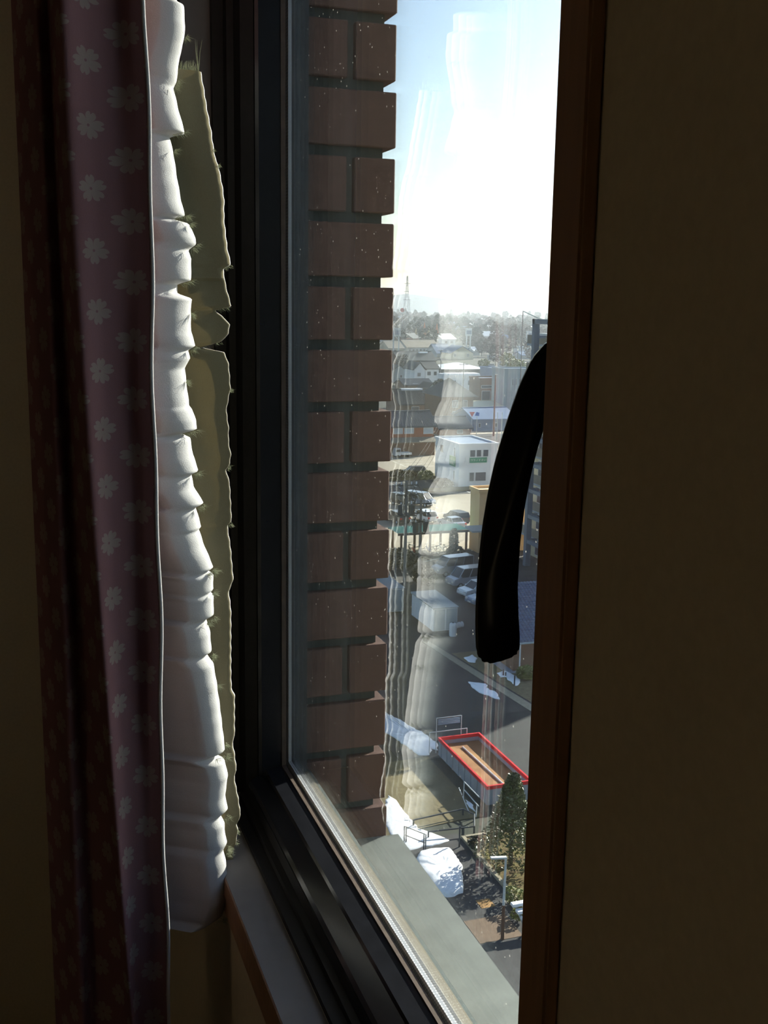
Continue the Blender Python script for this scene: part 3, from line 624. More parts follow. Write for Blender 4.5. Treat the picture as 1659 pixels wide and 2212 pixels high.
# ---------------- storage units
def shed(label, x0, x1, y0, y1, h, nseg):
    t = thing('storage_unit', label, 'storage unit', ((x0+x1)/2, (y0+y1)/2, Z))
    MB().box(x0, x1, y0, y1, Z+0.12, Z+h).build('body', M_white, t, bevel=0.03, seg=1)
    MB().hexa([(x0-.08, y0-.08, Z+h), (x1+.08, y0-.08, Z+h), (x1+.08, y1+.08, Z+h), (x0-.08, y1+.08, Z+h)], [(x0-.08, y0-.08, Z+h+.07), (x1+.08, y0-.08, Z+h+.07), (x1+.08, y1+.08, Z+h+.16), (x0-.08, y1+.08, Z+h+.16)]).build('roof', M_pale, t)
    d = (y1-y0)/nseg
    for k in range(nseg): MB().box(x0-0.03, x0, y0+k*d+0.12, y0+(k+1)*d-0.16, Z+0.2, Z+h-0.1).build('side_panel', M_white, t)
    for k in range(2): MB().box(x0+0.08+k*(x1-x0)/2, x0+(k+1)*(x1-x0)/2-0.06, y0-0.03, y0, Z+0.2, Z+h-0.1).build('door_panel', M_pale, t)
    for x in (x0+.2, x1-.2):
        for y in (y0+.2, y1-.2): MB().box(x-.12, x+.12, y-.12, y+.12, Z, Z+0.12).build('foot_block', M_kerb, t)
    return t
shed('large white storage unit with grooved side nearest the yard', 34.25, 36.5, 85.8, 91.2, 2.15, 5)
shed('plain white storage unit behind, beside the brick pier edge', 31.2, 34.0, 92.6, 98.0, 2.3, 3)
b = at(978, 1374); t = thing('water_tank', 'small pale upright tank by the storage unit corner', 'tank', b)
MB().lathe(b, [(0.3, 0.02), (0.32, 0.1), (0.32, 1.0), (0.28, 1.12), (0.05, 1.16)], 14).build('tank_body', M_white, t, smooth=False)
MB().lathe(b+Vector((0, 0, 1.16)), [(0.08, 0), (0.08, 0.06)], 8).build('tank_lid', M_tarm, t)
b = at(992, 1356); t = thing('sack_pile', 'pale crumpled bags beside the small tank', 'bags', b)
for k in range(3): MB().lathe(b+Vector((-.3+.3*k, .1*k, 0)), [(0.18, 0), (0.24, 0.15), (0.2, 0.35), (0.06, 0.5)], 7).build('bag', M_white, t)

# ---------------- cars
PAINT = {}
def paint(n, c): 
    if n not in PAINT: PAINT[n] = mat('car_paint_'+n, c, 0.3, 0.04, 2, metal=0.15, spec=0.5, coat=0.5)
    return PAINT[n]
def car(label, px, py, rz, col, style='wagon', group=None):
    p = at(px, py); t = thing('parked_car', label, 'car', p, group, rz)
    spec = {'wagon': (4.3, 1.7, 1.55, [(-2.1,.35),(-2.12,.95),(-1.95,1.0),(-1.65,1.5),(-.2,1.55),(.55,1.45),(1.2,.98),(2.0,.85),(2.12,.6),(2.1,.35)], (-1.9, 1.15)),
            'van': (4.5, 1.7, 1.95, [(-2.2,.4),(-2.22,1.1),(-2.1,1.9),(-1.0,1.97),(.9,1.93),(1.55,1.2),(2.1,.98),(2.22,.7),(2.2,.38)], (-2.05, 1.5)),
            'sedan': (4.5, 1.7, 1.42, [(-2.2,.35),(-2.22,.9),(-1.5,.98),(-.95,1.38),(.2,1.42),(1.05,.95),(2.0,.8),(2.2,.6),(2.2,.35)], (-1.45, 1.0)),
            'kei': (3.4, 1.45, 1.75, [(-1.65,.35),(-1.68,1.0),(-1.6,1.65),(-.6,1.75),(.65,1.7),(1.15,1.05),(1.6,.9),(1.68,.6),(1.65,.35)], (-1.55, 1.1))}[style]
    L, Wd, Hh, prof, (g0, g1) = spec; hw = Wd/2
    belt = 0.95 if style != 'van' else 1.1
    low = [q for q in prof if q[1] <= belt+0.12]
    body = MB(); body.prism([(a, min(b_, belt)) for a, b_ in prof], 'y', -hw, hw)
    bo = body.build('body', paint(*col), t, bevel=0.05, seg=2, smooth=False, local=True)
    cab = [(a, b_) for a, b_ in prof if b_ > belt]
    topz = max(b_ for a, b_ in prof); xb = [a for a, b_ in prof if b_ > belt+0.2]
    r0, r1 = min(xb), max(xb)
    # greenhouse: dark glass block leaning inwards, painted roof on top
    c0 = g0; c1 = g1+0.05; tw = hw-0.16
    MB().hexa([(c0, -hw+.05, belt-.02), (c1, -hw+.05, belt-.02), (c1, hw-.05, belt-.02), (c0, hw-.05, belt-.02)], [(r0, -tw, topz-.06), (r1, -tw, topz-.06), (r1, tw, topz-.06), (r0, tw, topz-.06)]).build('window_glass', M_carglass, t, local=True)
    MB().box(r0-0.04, r1+0.04, -tw-.03, tw+.03, topz-.07, topz).build('roof', paint(*col), t, bevel=0.03, seg=2, local=True)
    for sy in (-1, 1):
        for f0 in (0.0, 0.36, 0.66, 1.0):
            xb_ = c0+(c1-c0)*f0; xt = r0+(r1-r0)*f0
            MB().bar((xb_, sy*(hw-.05), belt-.02), (xt, sy*tw, topz-.05), 0.045, n=5).build('pillar', paint(*col), t, local=True)
    for x in (-L*0.31, L*0.31):
        for sy in (-1, 1):
            wh = MB().bar((x, sy*(hw-.16), .31), (x, sy*(hw+.01), .31), 0.31, n=14).build('wheel', M_tyre, t, local=True)
            MB().bar((x, sy*(hw+.005), .31), (x, sy*(hw+.02), .31), 0.18, n=10).build('hub', M_pipe, wh, local=True)
    for sy in (-1, 1):
        MB().box(L/2-.18, L/2-.02, sy*(hw-.28)-.14, sy*(hw-.28)+.14, .62, .78).build('headlamp', M_lamp, t, local=True)
        MB().box(-L/2+.01, -L/2+.09, sy*(hw-.2)-.12, sy*(hw-.2)+.12, .72, .92).build('tail_lamp', M_tail, t, local=True)
        MB().box(c1-.25, c1-.1, sy*(hw+.02)-.09, sy*(hw+.02)+.09, belt+.02, belt+.16).build('door_mirror', paint(*col), t, local=True)
    MB().box(L/2-.06, L/2+.0, -.22, .22, .42, .54).build('number_plate', M_paint, t, local=True)
    return t
SILV = ('silver', rgb(122, 130, 144)); WHI = ('white', rgb(220, 222, 224)); DRK = ('charcoal', rgb(52, 56, 62)); BLK = ('black', rgb(26, 28, 32)); BLU = ('steel_blue', rgb(120, 136, 156)); LSIL = ('light_silver', rgb(146, 154, 168))
R = math.radians
car('silver wagon at the back of the shaded row', 978, 1240, R(190), SILV, 'van')
car('silver minivan in the middle of the shaded row', 1010, 1265, R(190), LSIL, 'van')
car('white hatchback at the front of the shaded row', 1035, 1287, R(190), WHI, 'wagon')
car('dark car nose poking out below the white hatchback', 1055, 1304, R(190), BLU, 'sedan')
car('dark grey car seen from behind beside the tan building', 987, 1128, R(100), DRK, 'wagon')
car('pale silver car roof behind the green carport', 976, 1139, R(100), LSIL, 'sedan')
car('silver van with a big windscreen on the left of the lot', 907, 1092, R(-55), SILV, 'van')
car('white car with red tail lamps behind the utility pole', 917, 1126, R(100), WHI, 'wagon')
car('black car parked alone below the painted bays', 894, 1027, R(175), BLK, 'wagon')
car('dark car half hidden by the brick pier', 858, 1128, R(100), DRK, 'wagon')
car('small dark blue car beside the silver van', 868, 1092, R(-60), BLK, 'kei')
car('grey car at the kerb beyond the pyramid roof', 1058, 793, R(180), BLU, 'wagon')
# flat-bed truck
p = at(868, 988); t = thing('flatbed_truck', 'small white flatbed truck parked in the painted bays', 'truck', p, rz=R(183))
MB().prism([(.5,.4),(.5,1.75),(1.35,1.75),(1.6,1.15),(1.68,.7),(1.66,.4)], 'y', -.7, .7).build('cab', paint(*WHI), t, bevel=0.04, local=True)
MB().hexa([(.62,-.72,1.1),(1.5,-.72,1.1),(1.5,.72,1.1),(.62,.72,1.1)], [(.62,-.72,1.62),(1.33,-.72,1.62),(1.33,.72,1.62),(.62,.72,1.62)]).build('side_glass', M_carglass, t, local=True)
for x0, x1, y0, y1, z0, z1 in ((-1.7,.42,-.7,.7,.55,.65),(-1.7,.42,-.7,-.66,.65,.95),(-1.7,.42,.66,.7,.65,.95),(-1.7,-1.66,-.66,.66,.65,.95)): MB().box(x0,x1,y0,y1,z0,z1).build('bed_panel', paint(*WHI), t, local=True)
for x in (-1.0, 1.05):
    for sy in (-1, 1): MB().bar((x, sy*.55, .28), (x, sy*.71, .28), .28, n=12).build('wheel', M_tyre, t, local=True)

# ---------------- carport with bicycles
cp = thing('carport', 'bicycle carport with a pale green corrugated roof', 'carport', (47, 117, Z))
cx0, cx1, cy0, cy1, ch = 41.5, 50.3, 115.3, 118.9, 2.4
for k in range(int((cx1-cx0)/0.3)):
    x = cx0+k*0.3; MB().prism([(x, Z+ch), (x+.15, Z+ch+.09), (x+.3, Z+ch), (x+.3, Z+ch+.03), (x+.15, Z+ch+.12), (x, Z+ch+.03)], 'y', cy0, cy1).build('corrugated_sheet', M_green, cp)
MB().box(cx0, cx1, cy0, cy0+.1, Z+ch-.25, Z+ch).build('fascia', M_tarm, cp); MB().box(cx0, cx1, cy1-.1, cy1, Z+ch-.15, Z+ch).build('fascia', M_tarm, cp)
for x in (42.0, 43.6, 45.5, 48.0, 50.0):
    for y in (cy0+.3, cy1-.3): MB().box(x-.11, x+.11, y-.11, y+.11, Z, Z+ch-.05).build('post', M_bpole, cp)
def bicycle(label, x, y, rz, col):
    t = thing('bicycle', label, 'bicycle', (x, y, Z+.03), 'bicycles under the green carport', rz)
    for dx in (-.52, .52):
        m_ = MB()
        for i in range(16):
            a0, a1 = 2*math.pi*i/16, 2*math.pi*(i+1)/16; m_.bar((dx+.33*math.cos(a0), 0, .33+.33*math.sin(a0)), (dx+.33*math.cos(a1), 0, .33+.33*math.sin(a1)), .025, n=5)
        m_.build('wheel', M_tyre, t, local=True)
    MB().bar((-.52,0,.33),(-.1,0,.3),.02).bar((-.1,0,.3),(.42,0,.75),.025).bar((-.1,0,.3),(-.25,0,.85),.025).bar((-.52,0,.33),(-.22,0,.7),.02).bar((.52,0,.33),(.4,0,.95),.022).build('frame', col, t, local=True)
    MB().bar((.38,-.28,1.0),(.38,.28,1.0),.02).build('handlebar', M_pipe, t, local=True); MB().box(-.38,-.12,-.08,.08,.84,.92).build('saddle', M_tyre, t, bevel=.02, local=True)
for i, (px, py, c, l_) in enumerate(((884, 1192, M_tarm, 'dark bicycle leftmost under the green carport'), (893, 1198, M_red, 'red bicycle second from the left under the carport'), (925, 1195, M_bsign, 'blue bicycle in the middle under the carport'), (940, 1196, M_orange if False else M_rust, 'orange bicycle right of the blue one under the carport'), (955, 1193, M_pipe, 'silver bicycle rightmost under the green carport'))):
    q = at(px, py); bicycle(l_, q.x, q.y, R(80+i*9), c)

# ---------------- utility poles
def upole(label, p, h, r=0.17, m=None, gear=True, arms=2):
    t = thing('utility_pole', label, 'utility pole', p)
    MB().bar(p, p+Vector((0, 0, h)), r, r*0.7, 12).build('shaft', m or M_pole, t)
    for k in range(arms):
        z = h-0.5-k*0.9
        am = MB().box(p.x-1.1, p.x+1.1, p.y-.05, p.y+.05, p.z+z, p.z+z+.1).build('cross_arm', M_tarm, t)
        for x in (-1.0, -.5, .5, 1.0): MB().lathe(p+Vector((x, 0, z+.1)), [(.04, 0), (.09, .08), (.05, .14), (.09, .2), (.03, .28)], 7).build('insulator', M_white, am)
    if gear:
        for x in (-.55, .5): 
            tf = MB().lathe(p+Vector((x, -.15, h-3.2)), [(.26, 0), (.3, .06), (.3, .85), (.2, .95), (.06, 1.0)], 12).build('transformer', M_tarm, t); MB().lathe(p+Vector((x, -.15, h-2.2)), [(.05, 0), (.07, .1), (.03, .2)], 6).build('bushing', M_white, tf)
        MB().box(p.x-.9, p.x+.9, p.y-.3, p.y+.1, p.z+h-3.35, p.z+h-3.25).build('platform', M_tarm, t)
        for k in range(6): 
            a = p+Vector((rng.uniform(-1.1, 1.1), rng.uniform(-.3, .3), h-rng.uniform(.4, 3))); b_ = p+Vector((rng.uniform(-1.1, 1.1), rng.uniform(-.3, .3), h-rng.uniform(.4, 3))); MB().bar(a, b_, .03, n=5).build('cable_loop', M_tyre, t)
    return t
p1, p2 = at(873, 1303), at(905, 1288)
upole('grey utility pole nearest the brick pier', p1, 11.8); upole('grey utility pole with transformers in front of the white car', p2, 9.6, arms=3)
upole('thin blue-grey pole half hidden at the brick pier edge', at(850, 1250)+Vector((0.2, 0, 0)), 3.2, 0.09, M_steel, False, 0)
upole('tall brown pole with a lamp beside the flagpoles', at(1066, 942), 13.2, 0.2, M_bpole, False, 0)
upole('dark pole in front of the steep grey roof', at(998, 916), 14.5, 0.13, M_tarm, False, 1)
upole('distant pole left of the cypress hedge', at(951, 828), 12, 0.15, M_pole, False, 1)
upole('distant pole beside the grey block', at(1117, 800), 13, 0.16, M_tarm, False, 1)
q = at(1066, 942)+Vector((0, 0, 13.2)); 
lm = thing('pole_lamp', 'white lamp head on the tall brown pole', 'lamp', q); MB().box(q.x-.1, q.x+.55, q.y-.15, q.y+.15, q.z, q.z+.15).build('lamp_housing', M_lamp, lm, bevel=.04); MB().bar(q, q+Vector((0,0,.02)), .1).build('lamp_mount', M_tarm, lm)
wi = thing('power_lines', 'thin overhead power lines strung between the utility poles', 'cables', p1+Vector((0, 0, 11)))
def wire(a, b, sag):
    m_ = MB(); P = [a.lerp(b, k/12)-Vector((0, 0, sag*4*(k/12)*(1-k/12))) for k in range(13)]
    for u, v_ in zip(P, P[1:]): m_.bar(u, v_, 0.02, n=4)
    m_.build('cable', M_tyre, wi)
for dx in (-1, -.5, .5, 1): wire(p1+Vector((dx, 0, 11.6)), p2+Vector((dx, 0, 9.4)), .3); wire(p1+Vector((dx, 0, 11.6)), at(998, 916)+Vector((dx, 0, 13.6)), 3.0)
for i, px in enumerate((1073, 1083)):
    p = at(px, 950); t = thing('flagpole', ('white flagpole left of its pair beside the brown pole', 'white flagpole right of its pair nearest the handle')[i], 'flagpole', p, 'pair of flagpoles')
    MB().bar(p, p+Vector((0, 0, 5.6)), .1, .07).build('shaft', M_paint, t); MB().lathe(p+Vector((0, 0, 5.6)), [(.04, 0), (.14, .1), (.04, .22)], 8).build('finial', M_paint, t)

# ---------------- houses and blocks
def house(name, label, x0, x1, y0, dep, wh, rh, kind, wm_, rm, wins=(), swins=(), ov=0.5, snowbits=(), pane=None, ribs=0, cat='house'):
    y1 = y0+dep; t = thing(name, label, cat, ((x0+x1)/2, (y0+y1)/2, Z)); zw = Z+wh; zr = zw+rh
    MB().box(x0, x1, y0, y1, Z+.01, zw).build('walls', wm_, t)
    if kind == 'gable_x':
        ym = (y0+y1)/2; prof = [(y0-ov, zw-.12), (ym, zr), (y1+ov, zw-.12), (y1+ov, zw+.16), (ym, zr+.28), (y0-ov, zw+.16)]
        rf = MB().prism(prof, 'x', x0-ov, x1+ov).build('roof', rm, t)
        for x in (x0, x1-.05): MB().prism([(y0, zw), (ym, zr-.02), (y1, zw)], 'x', x, x+.05).build('gable', wm_, t)
        if ribs:
            rb = MB()
            for k in range(ribs):
                x = x0-ov+(x1-x0+2*ov)*(k+.5)/ribs; rb.bar((x, y0-ov, zw+.17), (x, ym, zr+.29), .06, n=5)
            tag(rb.build('roof_tiles', rm, rf), kind='stuff')
        MB().box(x0-ov, x1+ov, ym-.18, ym+.18, zr+.18, zr+.42).build('ridge', rm, rf)
    elif kind == 'gable_y':
        xm = (x0+x1)/2; prof = [(x0-ov, zw-.12), (xm, zr), (x1+ov, zw-.12), (x1+ov, zw+.16), (xm, zr+.28), (x0-ov, zw+.16)]
        rf = MB().prism(prof, 'y', y0-ov, y1+ov).build('roof', rm, t)
        for y in (y0, y1-.05): MB().prism([(x0, zw), (xm, zr-.02), (x1, zw)], 'y', y, y+.05).build('gable', wm_, t)
    elif kind == 'hip':
        xm, ym = (x0+x1)/2, (y0+y1)/2; e = max(0.15, ((x1-x0)-(y1-y0))/2+.2); v = [(x0-ov, y0-ov, zw), (x1+ov, y0-ov, zw), (x1+ov, y1+ov, zw), (x0-ov, y1+ov, zw), (xm-e, ym, zr), (xm+e, ym, zr)]
        rf = MB().add(v, [(0, 1, 5, 4), (1, 2, 5), (2, 3, 4, 5), (3, 0, 4), (3, 2, 1, 0)]).build('roof', rm, t)
    else:
        rf = MB().box(x0-.1, x1+.1, y0-.1, y1+.1, zw, zw+.12).build('roof', rm, t)
        for a in ((x0-.15, x1+.15, y0-.15, y0+.1), (x0-.15, x1+.15, y1-.1, y1+.15), (x0-.15, x0+.1, y0+.1, y1-.1), (x1-.1, x1+.15, y0+.1, y1-.1)): MB().box(*a, zw, zw+max(.25, rh)).build('parapet', wm_, t)
    for u0, u1, z0, z1 in wins:
        wf = MB().box(x0+u0, x0+u1, y0-.06, y0+.02, Z+z0, Z+z1).build('window', M_wframe, t); MB().box(x0+u0+.1, x0+u1-.1, y0-.09, y0-.055, Z+z0+.1, Z+z1-.1).build('pane', pane or M_pane, wf)
    for v0, v1, z0, z1 in swins:
        wf = MB().box(x0-.06, x0+.02, y0+v0, y0+v1, Z+z0, Z+z1).build('window', M_wframe, t); MB().box(x0-.09, x0-.055, y0+v0+.1, y0+v1-.1, Z+z0+.1, Z+z1-.1).build('pane', pane or M_pane, wf)
    for (a0, a1, b0, b1, z0, z1) in snowbits: MB().box(x0+a0, x0+a1, y0+b0, y0+b1, Z+z0, Z+z1).build('snow_cover', M_snow, t, bevel=.04, seg=1)
    return t
# white building with the green signs
wb = house('sign_building', 'two-storey white building with green signs on its walls', 65.9, 72.3, 156.0, 10.0, 6.6, .35, 'flat', M_white, M_bluew,
      wins=((1.7, 2.7, 4.8, 6.0), (2.8, 3.7, 4.8, 6.0), (3.9, 4.9, 4.8, 6.0), (1.7, 2.6, 1.0, 2.5), (2.7, 4.6, 1.0, 2.5)), swins=((1.6, 2.0, 4.4, 6.2), (1.6, 2.0, 1.0, 2.6), (6.5, 7.8, 4.7, 6.0)), cat='building')
sg = MB().box(67.6, 70.5, 155.86, 155.93, Z+3.95, Z+4.75).build('front_sign', M_sign, wb)
sg2 = MB().box(65.76, 65.82, 157.3, 159.6, Z+3.2, Z+4.1).build('side_sign', M_sign, wb)
sg3 = MB().box(65.76, 65.82, 157.3, 159.6, Z+4.1, Z+4.75).build('side_sign', mat('pale_green_sign', rgb(150, 180, 120), .7, .05, 1), wb)
MB().prism([(66.75, Z+4.0), (67.2, Z+4.0), (67.1, Z+4.5), (67.2, Z+4.85), (67.0, Z+5.05), (66.85, Z+4.8), (66.9, Z+4.45)], 'y', 155.88, 155.95).build('figure_sign', M_wframe, wb)
def lettering(txt, size, parent, m, origin, side=False):
    cu = bpy.data.curves.new('lettering', 'FONT'); cu.body = txt; cu.size = size; cu.extrude = 0.01; ob = bpy.data.objects.new('lettering_src', cu); COL.objects.link(ob)
    bpy.context.view_layer.update(); dg = bpy.context.evaluated_depsgraph_get(); me = bpy.data.meshes.new_from_object(ob.evaluated_get(dg)); bpy.data.objects.remove(ob)
    for v in me.vertices:
        c = v.co.copy(); v.co = Vector(origin)+(Vector((-c.z, -c.x, c.y)) if side else Vector((c.x, -c.z, c.y)))
    pv = parent_origin(parent)
    for v in me.vertices: v.co -= pv
    me.materials.clear(); me.materials.append(m); o = bpy.data.objects.new('lettering', me); COL.objects.link(o); o.parent = parent; return o
lettering('\u30e9\u30e9\u30ce\u3059\u307e\u3044\u308b', 0.44, sg, M_paint, (67.72, 155.84, Z+4.2))
lettering('\u304f\u3089\u3057', 0.55, sg2, M_paint, (65.74, 159.3, Z+3.45), True)
# long tiled house with orange-brown wall
h1 = house('tiled_house', 'long house with dark blue tiled roof and orange-brown upper wall', 64.5, 76.2, 193.0, 7.5, 5.4, 2.3, 'gable_x', M_rust, M_tile,
      wins=((3.6, 5.5, 4.1, 5.2), (5.8, 7.7, 4.1, 5.2), (9.6, 11.6, 4.0, 5.2), (5.0, 8.2, .5, 2.0)), ribs=52, pane=M_cpane, ov=.6)
MB().hexa([(63.9, 191.2, Z+2.6), (76.8, 191.2, Z+2.6), (76.8, 193, Z+3.3), (63.9, 193, Z+3.3)], [(63.9, 191.2, Z+2.75), (76.8, 191.2, Z+2.75), (76.8, 193, Z+3.45), (63.9, 193, Z+3.45)]).build('lower_roof', M_broof, h1)
MB().box(64.5, 76.2, 192.3, 193.0, Z+.01, Z+2.6).build('ground_floor_wall', M_brownw, h1)
# further houses, near to far: each stands on the street level at its own distance
FOOT = []
def town(name, label, pl, pr, pb, pe, prd, dep, kind, wm_, rm, wins=(), swins=(), **kw):
    a = at(pl, pb); b = at(pr, pb); y0 = min(a.y, b.y); x0 = ray(pl, pb).x/ray(pl, pb).y*y0; x1 = ray(pr, pb).x/ray(pr, pb).y*y0
    pm_ = (pl+pr)/2; wh = on_y(pm_, pe, y0).z-Z; ry = y0+(dep/2 if kind in ('gable_x', 'hip') else 0); rh = max(.3, on_y(pm_, prd, ry).z-Z-wh)
    if kind == 'flat': rh = .5
    W_ = x1-x0; ws = [(W_*u0, W_*u1, wh*v0, wh*v1) for u0, u1, v0, v1 in wins]; sw = [(dep*u0, dep*u1, wh*v0, wh*v1) for u0, u1, v0, v1 in swins]
    FOOT.append(((x0+x1)/2, y0+dep/2, max(W_, dep)*.55+1))
    sb = [(W_*p0, W_*p1, dep*q0, dep*q1, wh+rh*h0, wh+rh*h0+h1) for p0, p1, q0, q1, h0, h1 in kw.pop('snow', ())]
    return house(name, label, x0, x1, y0, dep, wh, rh, kind, wm_, rm, wins=ws, swins=sw, snowbits=sb, **kw)
town('low_house', 'small tiled annexe with a rust wall behind the white sign building', 950, 1016, 939, 926, 902, 8, 'gable_x', M_rust, M_tile, wins=((.55, .75, .2, .8),), ribs=36)
town('long_shed', 'long blue-walled shed behind the flagpoles', 1024, 1112, 929, 906, 882, 12, 'gable_x', M_bluew, M_broof2, wins=((.1, .16, .3, .7), (.5, .56, .3, .7)), cat='shed')
town('steep_house', 'tall house with a steep slate-grey roof and white windows', 958, 1021, 908, 857, 816, 13, 'hip', M_brownw, M_slate, wins=((.28, .48, .55, .85), (.62, .8, .55, .85), (.3, .5, .1, .4)), ov=.9)
town('gabled_house', 'dark-roofed house with snow along its ridge', 864, 946, 894, 874, 842, 11, 'gable_x', M_brownw, M_dark, wins=((.3, .5, .2, .8),), ribs=40, snow=((.2, .75, .42, .6, .98, .45),))
town('long_shed', 'low shed with a pale cream roof behind the blue-walled shed', 1019, 1082, 888, 878, 868, 12, 'gable_x', M_bluew, M_croof, cat='shed')
town('flat_block', 'pale grey flat-topped block with narrow windows left of the handle', 1087, 1170, 886, 800, 798, 8, 'flat', M_pale, M_bluew, wins=((.20, .235, .62, .8), (.29, .325, .62, .8), (.38, .415, .62, .8), (.19, .215, .2, .34)), cat='building')
town('shop_building', 'brown shop front with dark glazing beside the pale grey block', 1036, 1086, 868, 820, 818, 8, 'flat', M_brownw, M_bluew, wins=((.08, .45, .05, .5), (.52, .95, .05, .5), (.05, .95, .62, .75)), pane=M_dark, cat='building')
town('pale_gabled_house', 'little pale gable between the dark roofs', 919, 947, 872, 846, 829, 7, 'gable_y', M_pale, M_dark)
town('white_house', 'white two-storey house in front of the pyramid roof', 968, 1035, 851, 813, 811, 9, 'flat', M_white, M_snow, wins=((.62, .82, .5, .78), (.1, .25, .5, .78)), snow=((0, 1, 0, .5, 1, .4),))
town('tiled_house', 'low dark tiled roof just below the white gabled house', 874, 934, 846, 832, 820, 9, 'gable_x', M_brownw, M_tile, ribs=36, snow=((.3, .5, .05, .15, .2, .25),))
town('white_gabled_house', 'white house with a front gable and dark windows', 895, 917, 837, 799, 784, 10, 'gable_y', M_white, M_slate, wins=((.25, .62, .62, .85), (.32, .68, .12, .4)))
town('white_wing', 'white wing joined to the right of the white gabled house', 919, 947, 834, 797, 782, 10, 'gable_x', M_white, M_slate, wins=((.1, .4, .62, .86), (.6, .85, .62, .86)))
town('grey_house', 'plain grey gabled house at the edge of the brick pier', 846, 878, 826, 802, 790, 9, 'gable_y', M_pale, M_slate, wins=((.55, .7, .4, .7),))
town('pyramid_hall', 'hall with a snow-white pyramid roof', 956, 1047, 816, 797, 783, 16, 'hip', M_slate, M_snow, wins=((.12, .3, .2, .7), (.45, .6, .2, .7)), ov=1.0, cat='hall')
town('blue_block', 'blue-grey flat block right of the pyramid roof', 1059, 1087, 820, 797, 796, 10, 'flat', M_bluew, M_broof2, cat='building')
town('grey_house', 'slate hip-roofed house above the pale flat block', 1101, 1146, 798, 786, 773, 13, 'hip', M_pale, M_dark, wins=((.1, .3, .3, .8), (.5, .7, .3, .8)))
town('dark_roof_house', 'wide dark roof behind the white gabled house', 862, 942, 791, 779, 760, 15, 'gable_x', M_brownw, M_slate, snow=((.64, .86, .3, .42, .85, .6),))
town('boundary_wall', 'long pale boundary wall in front of the bare trees', 1056, 1108, 778, 769, 768, 2, 'flat', M_pale, M_pale, cat='wall')
town('blue_roof_house', 'small blue-roofed house beside the steel frame', 1127, 1152, 776, 768, 760, 10, 'gable_x', M_pale, M_broof2)
town('cream_gabled_house', 'cream house with a wide front gable and slate roof', 974, 1022, 777, 763, 748, 14, 'gable_y', M_cream, M_bluew, wins=((.12, .22, .45, .9), (.7, .8, .45, .9)))
town('blue_roof_house', 'dark blue roof touching the left of the cream gable', 944, 976, 772, 764, 744, 16, 'gable_x', M_pale, M_bluew)
town('long_hall', 'long hall with a pale grey-brown roof and a row of windows', 880, 950, 763, 751, 735, 22, 'gable_x', M_pale, M_broof, wins=tuple((.04+k*.11, .11+k*.11, .3, .8) for k in range(8)), cat='hall')
town('hall_wing', 'grey-brown roofed wing of the long hall next to the brick pier', 840, 872, 765, 753, 737, 18, 'gable_x', M_cream, M_broof, wins=((.2, .5, .3, .8),), cat='hall')
town('snow_roof_hut', 'white-roofed hut right of the cream gable', 1024, 1036, 768, 758, 750, 12, 'gable_x', M_pale, M_snow, cat='hut')
town('white_box_building', 'bright white box building near the top of the handle', 1127, 1144, 762, 751, 750, 12, 'flat', M_white, M_snow, cat='building')
town('low_shop', 'low white-fronted shop among trees in the middle distance', 1078, 1108, 749, 741, 740, 14, 'flat', M_white, M_snow, wins=tuple((.05+k*.19, .2+k*.19, .2, .7) for k in range(5)), cat='shop')
town('low_shop', 'low shop with a bright roof behind the blue roof', 956, 978, 747, 741, 740, 14, 'flat', M_pale, M_snow, snow=((0, 1, 0, 1, 1, .4),), cat='shop')
town('snowy_hall', 'far hall with a bright snow roof in the tree belt', 984, 1009, 696, 690, 686, 40, 'gable_x', M_pale, M_snow, cat='hall')
house('tan_building', 'tan two-storey building beside the green carport', 50.6, 60, 113.5, 2.6, 7.0, .4, 'flat', M_tan, M_croof, wins=((3.0, 4.2, 3.8, 5.4),), cat='building')
MB().hexa([(48.9, 111.4, Z+2.9), (60, 111.4, Z+2.9), (60, 113.5, Z+3.1), (48.9, 113.5, Z+3.1)], [(48.9, 111.4, Z+3.1), (60, 111.4, Z+3.1), (60, 113.5, Z+3.3), (48.9, 113.5, Z+3.3)]).build('entrance_canopy', M_pale, bpy.data.objects['tan_building'])
# red give-way sign, blue sign
p = at(1018, 938); t = thing('give_way_sign', 'red triangular road sign beside the steep roof', 'road sign', p)
MB().bar(p, p+Vector((0, 0, 4.9)), .06).build('post', M_pipe, t); MB().prism([(p.x-.65, p.z+4.9), (p.x+.65, p.z+4.9), (p.x, p.z+3.8)], 'y', p.y-.12, p.y-.06).build('plate', M_red, t); MB().prism([(p.x-.42, p.z+4.78), (p.x+.42, p.z+4.78), (p.x, p.z+4.05)], 'y', p.y-.14, p.y-.12).build('plate_face', mat('faded_red', rgb(200, 92, 92), .6, .05, 2), t)
p = at(1029, 938); t = thing('direction_sign', 'small blue road sign on a white post', 'road sign', p)
MB().bar(p, p+Vector((0, 0, 4.6)), .07).build('post', M_paint, t); MB().prism([(p.x-.55, p.z+4.1), (p.x+.45, p.z+4.0), (p.x+.5, p.z+4.7), (p.x-.15, p.z+4.9)], 'y', p.y-.14, p.y-.06).build('plate', M_bsign, t)
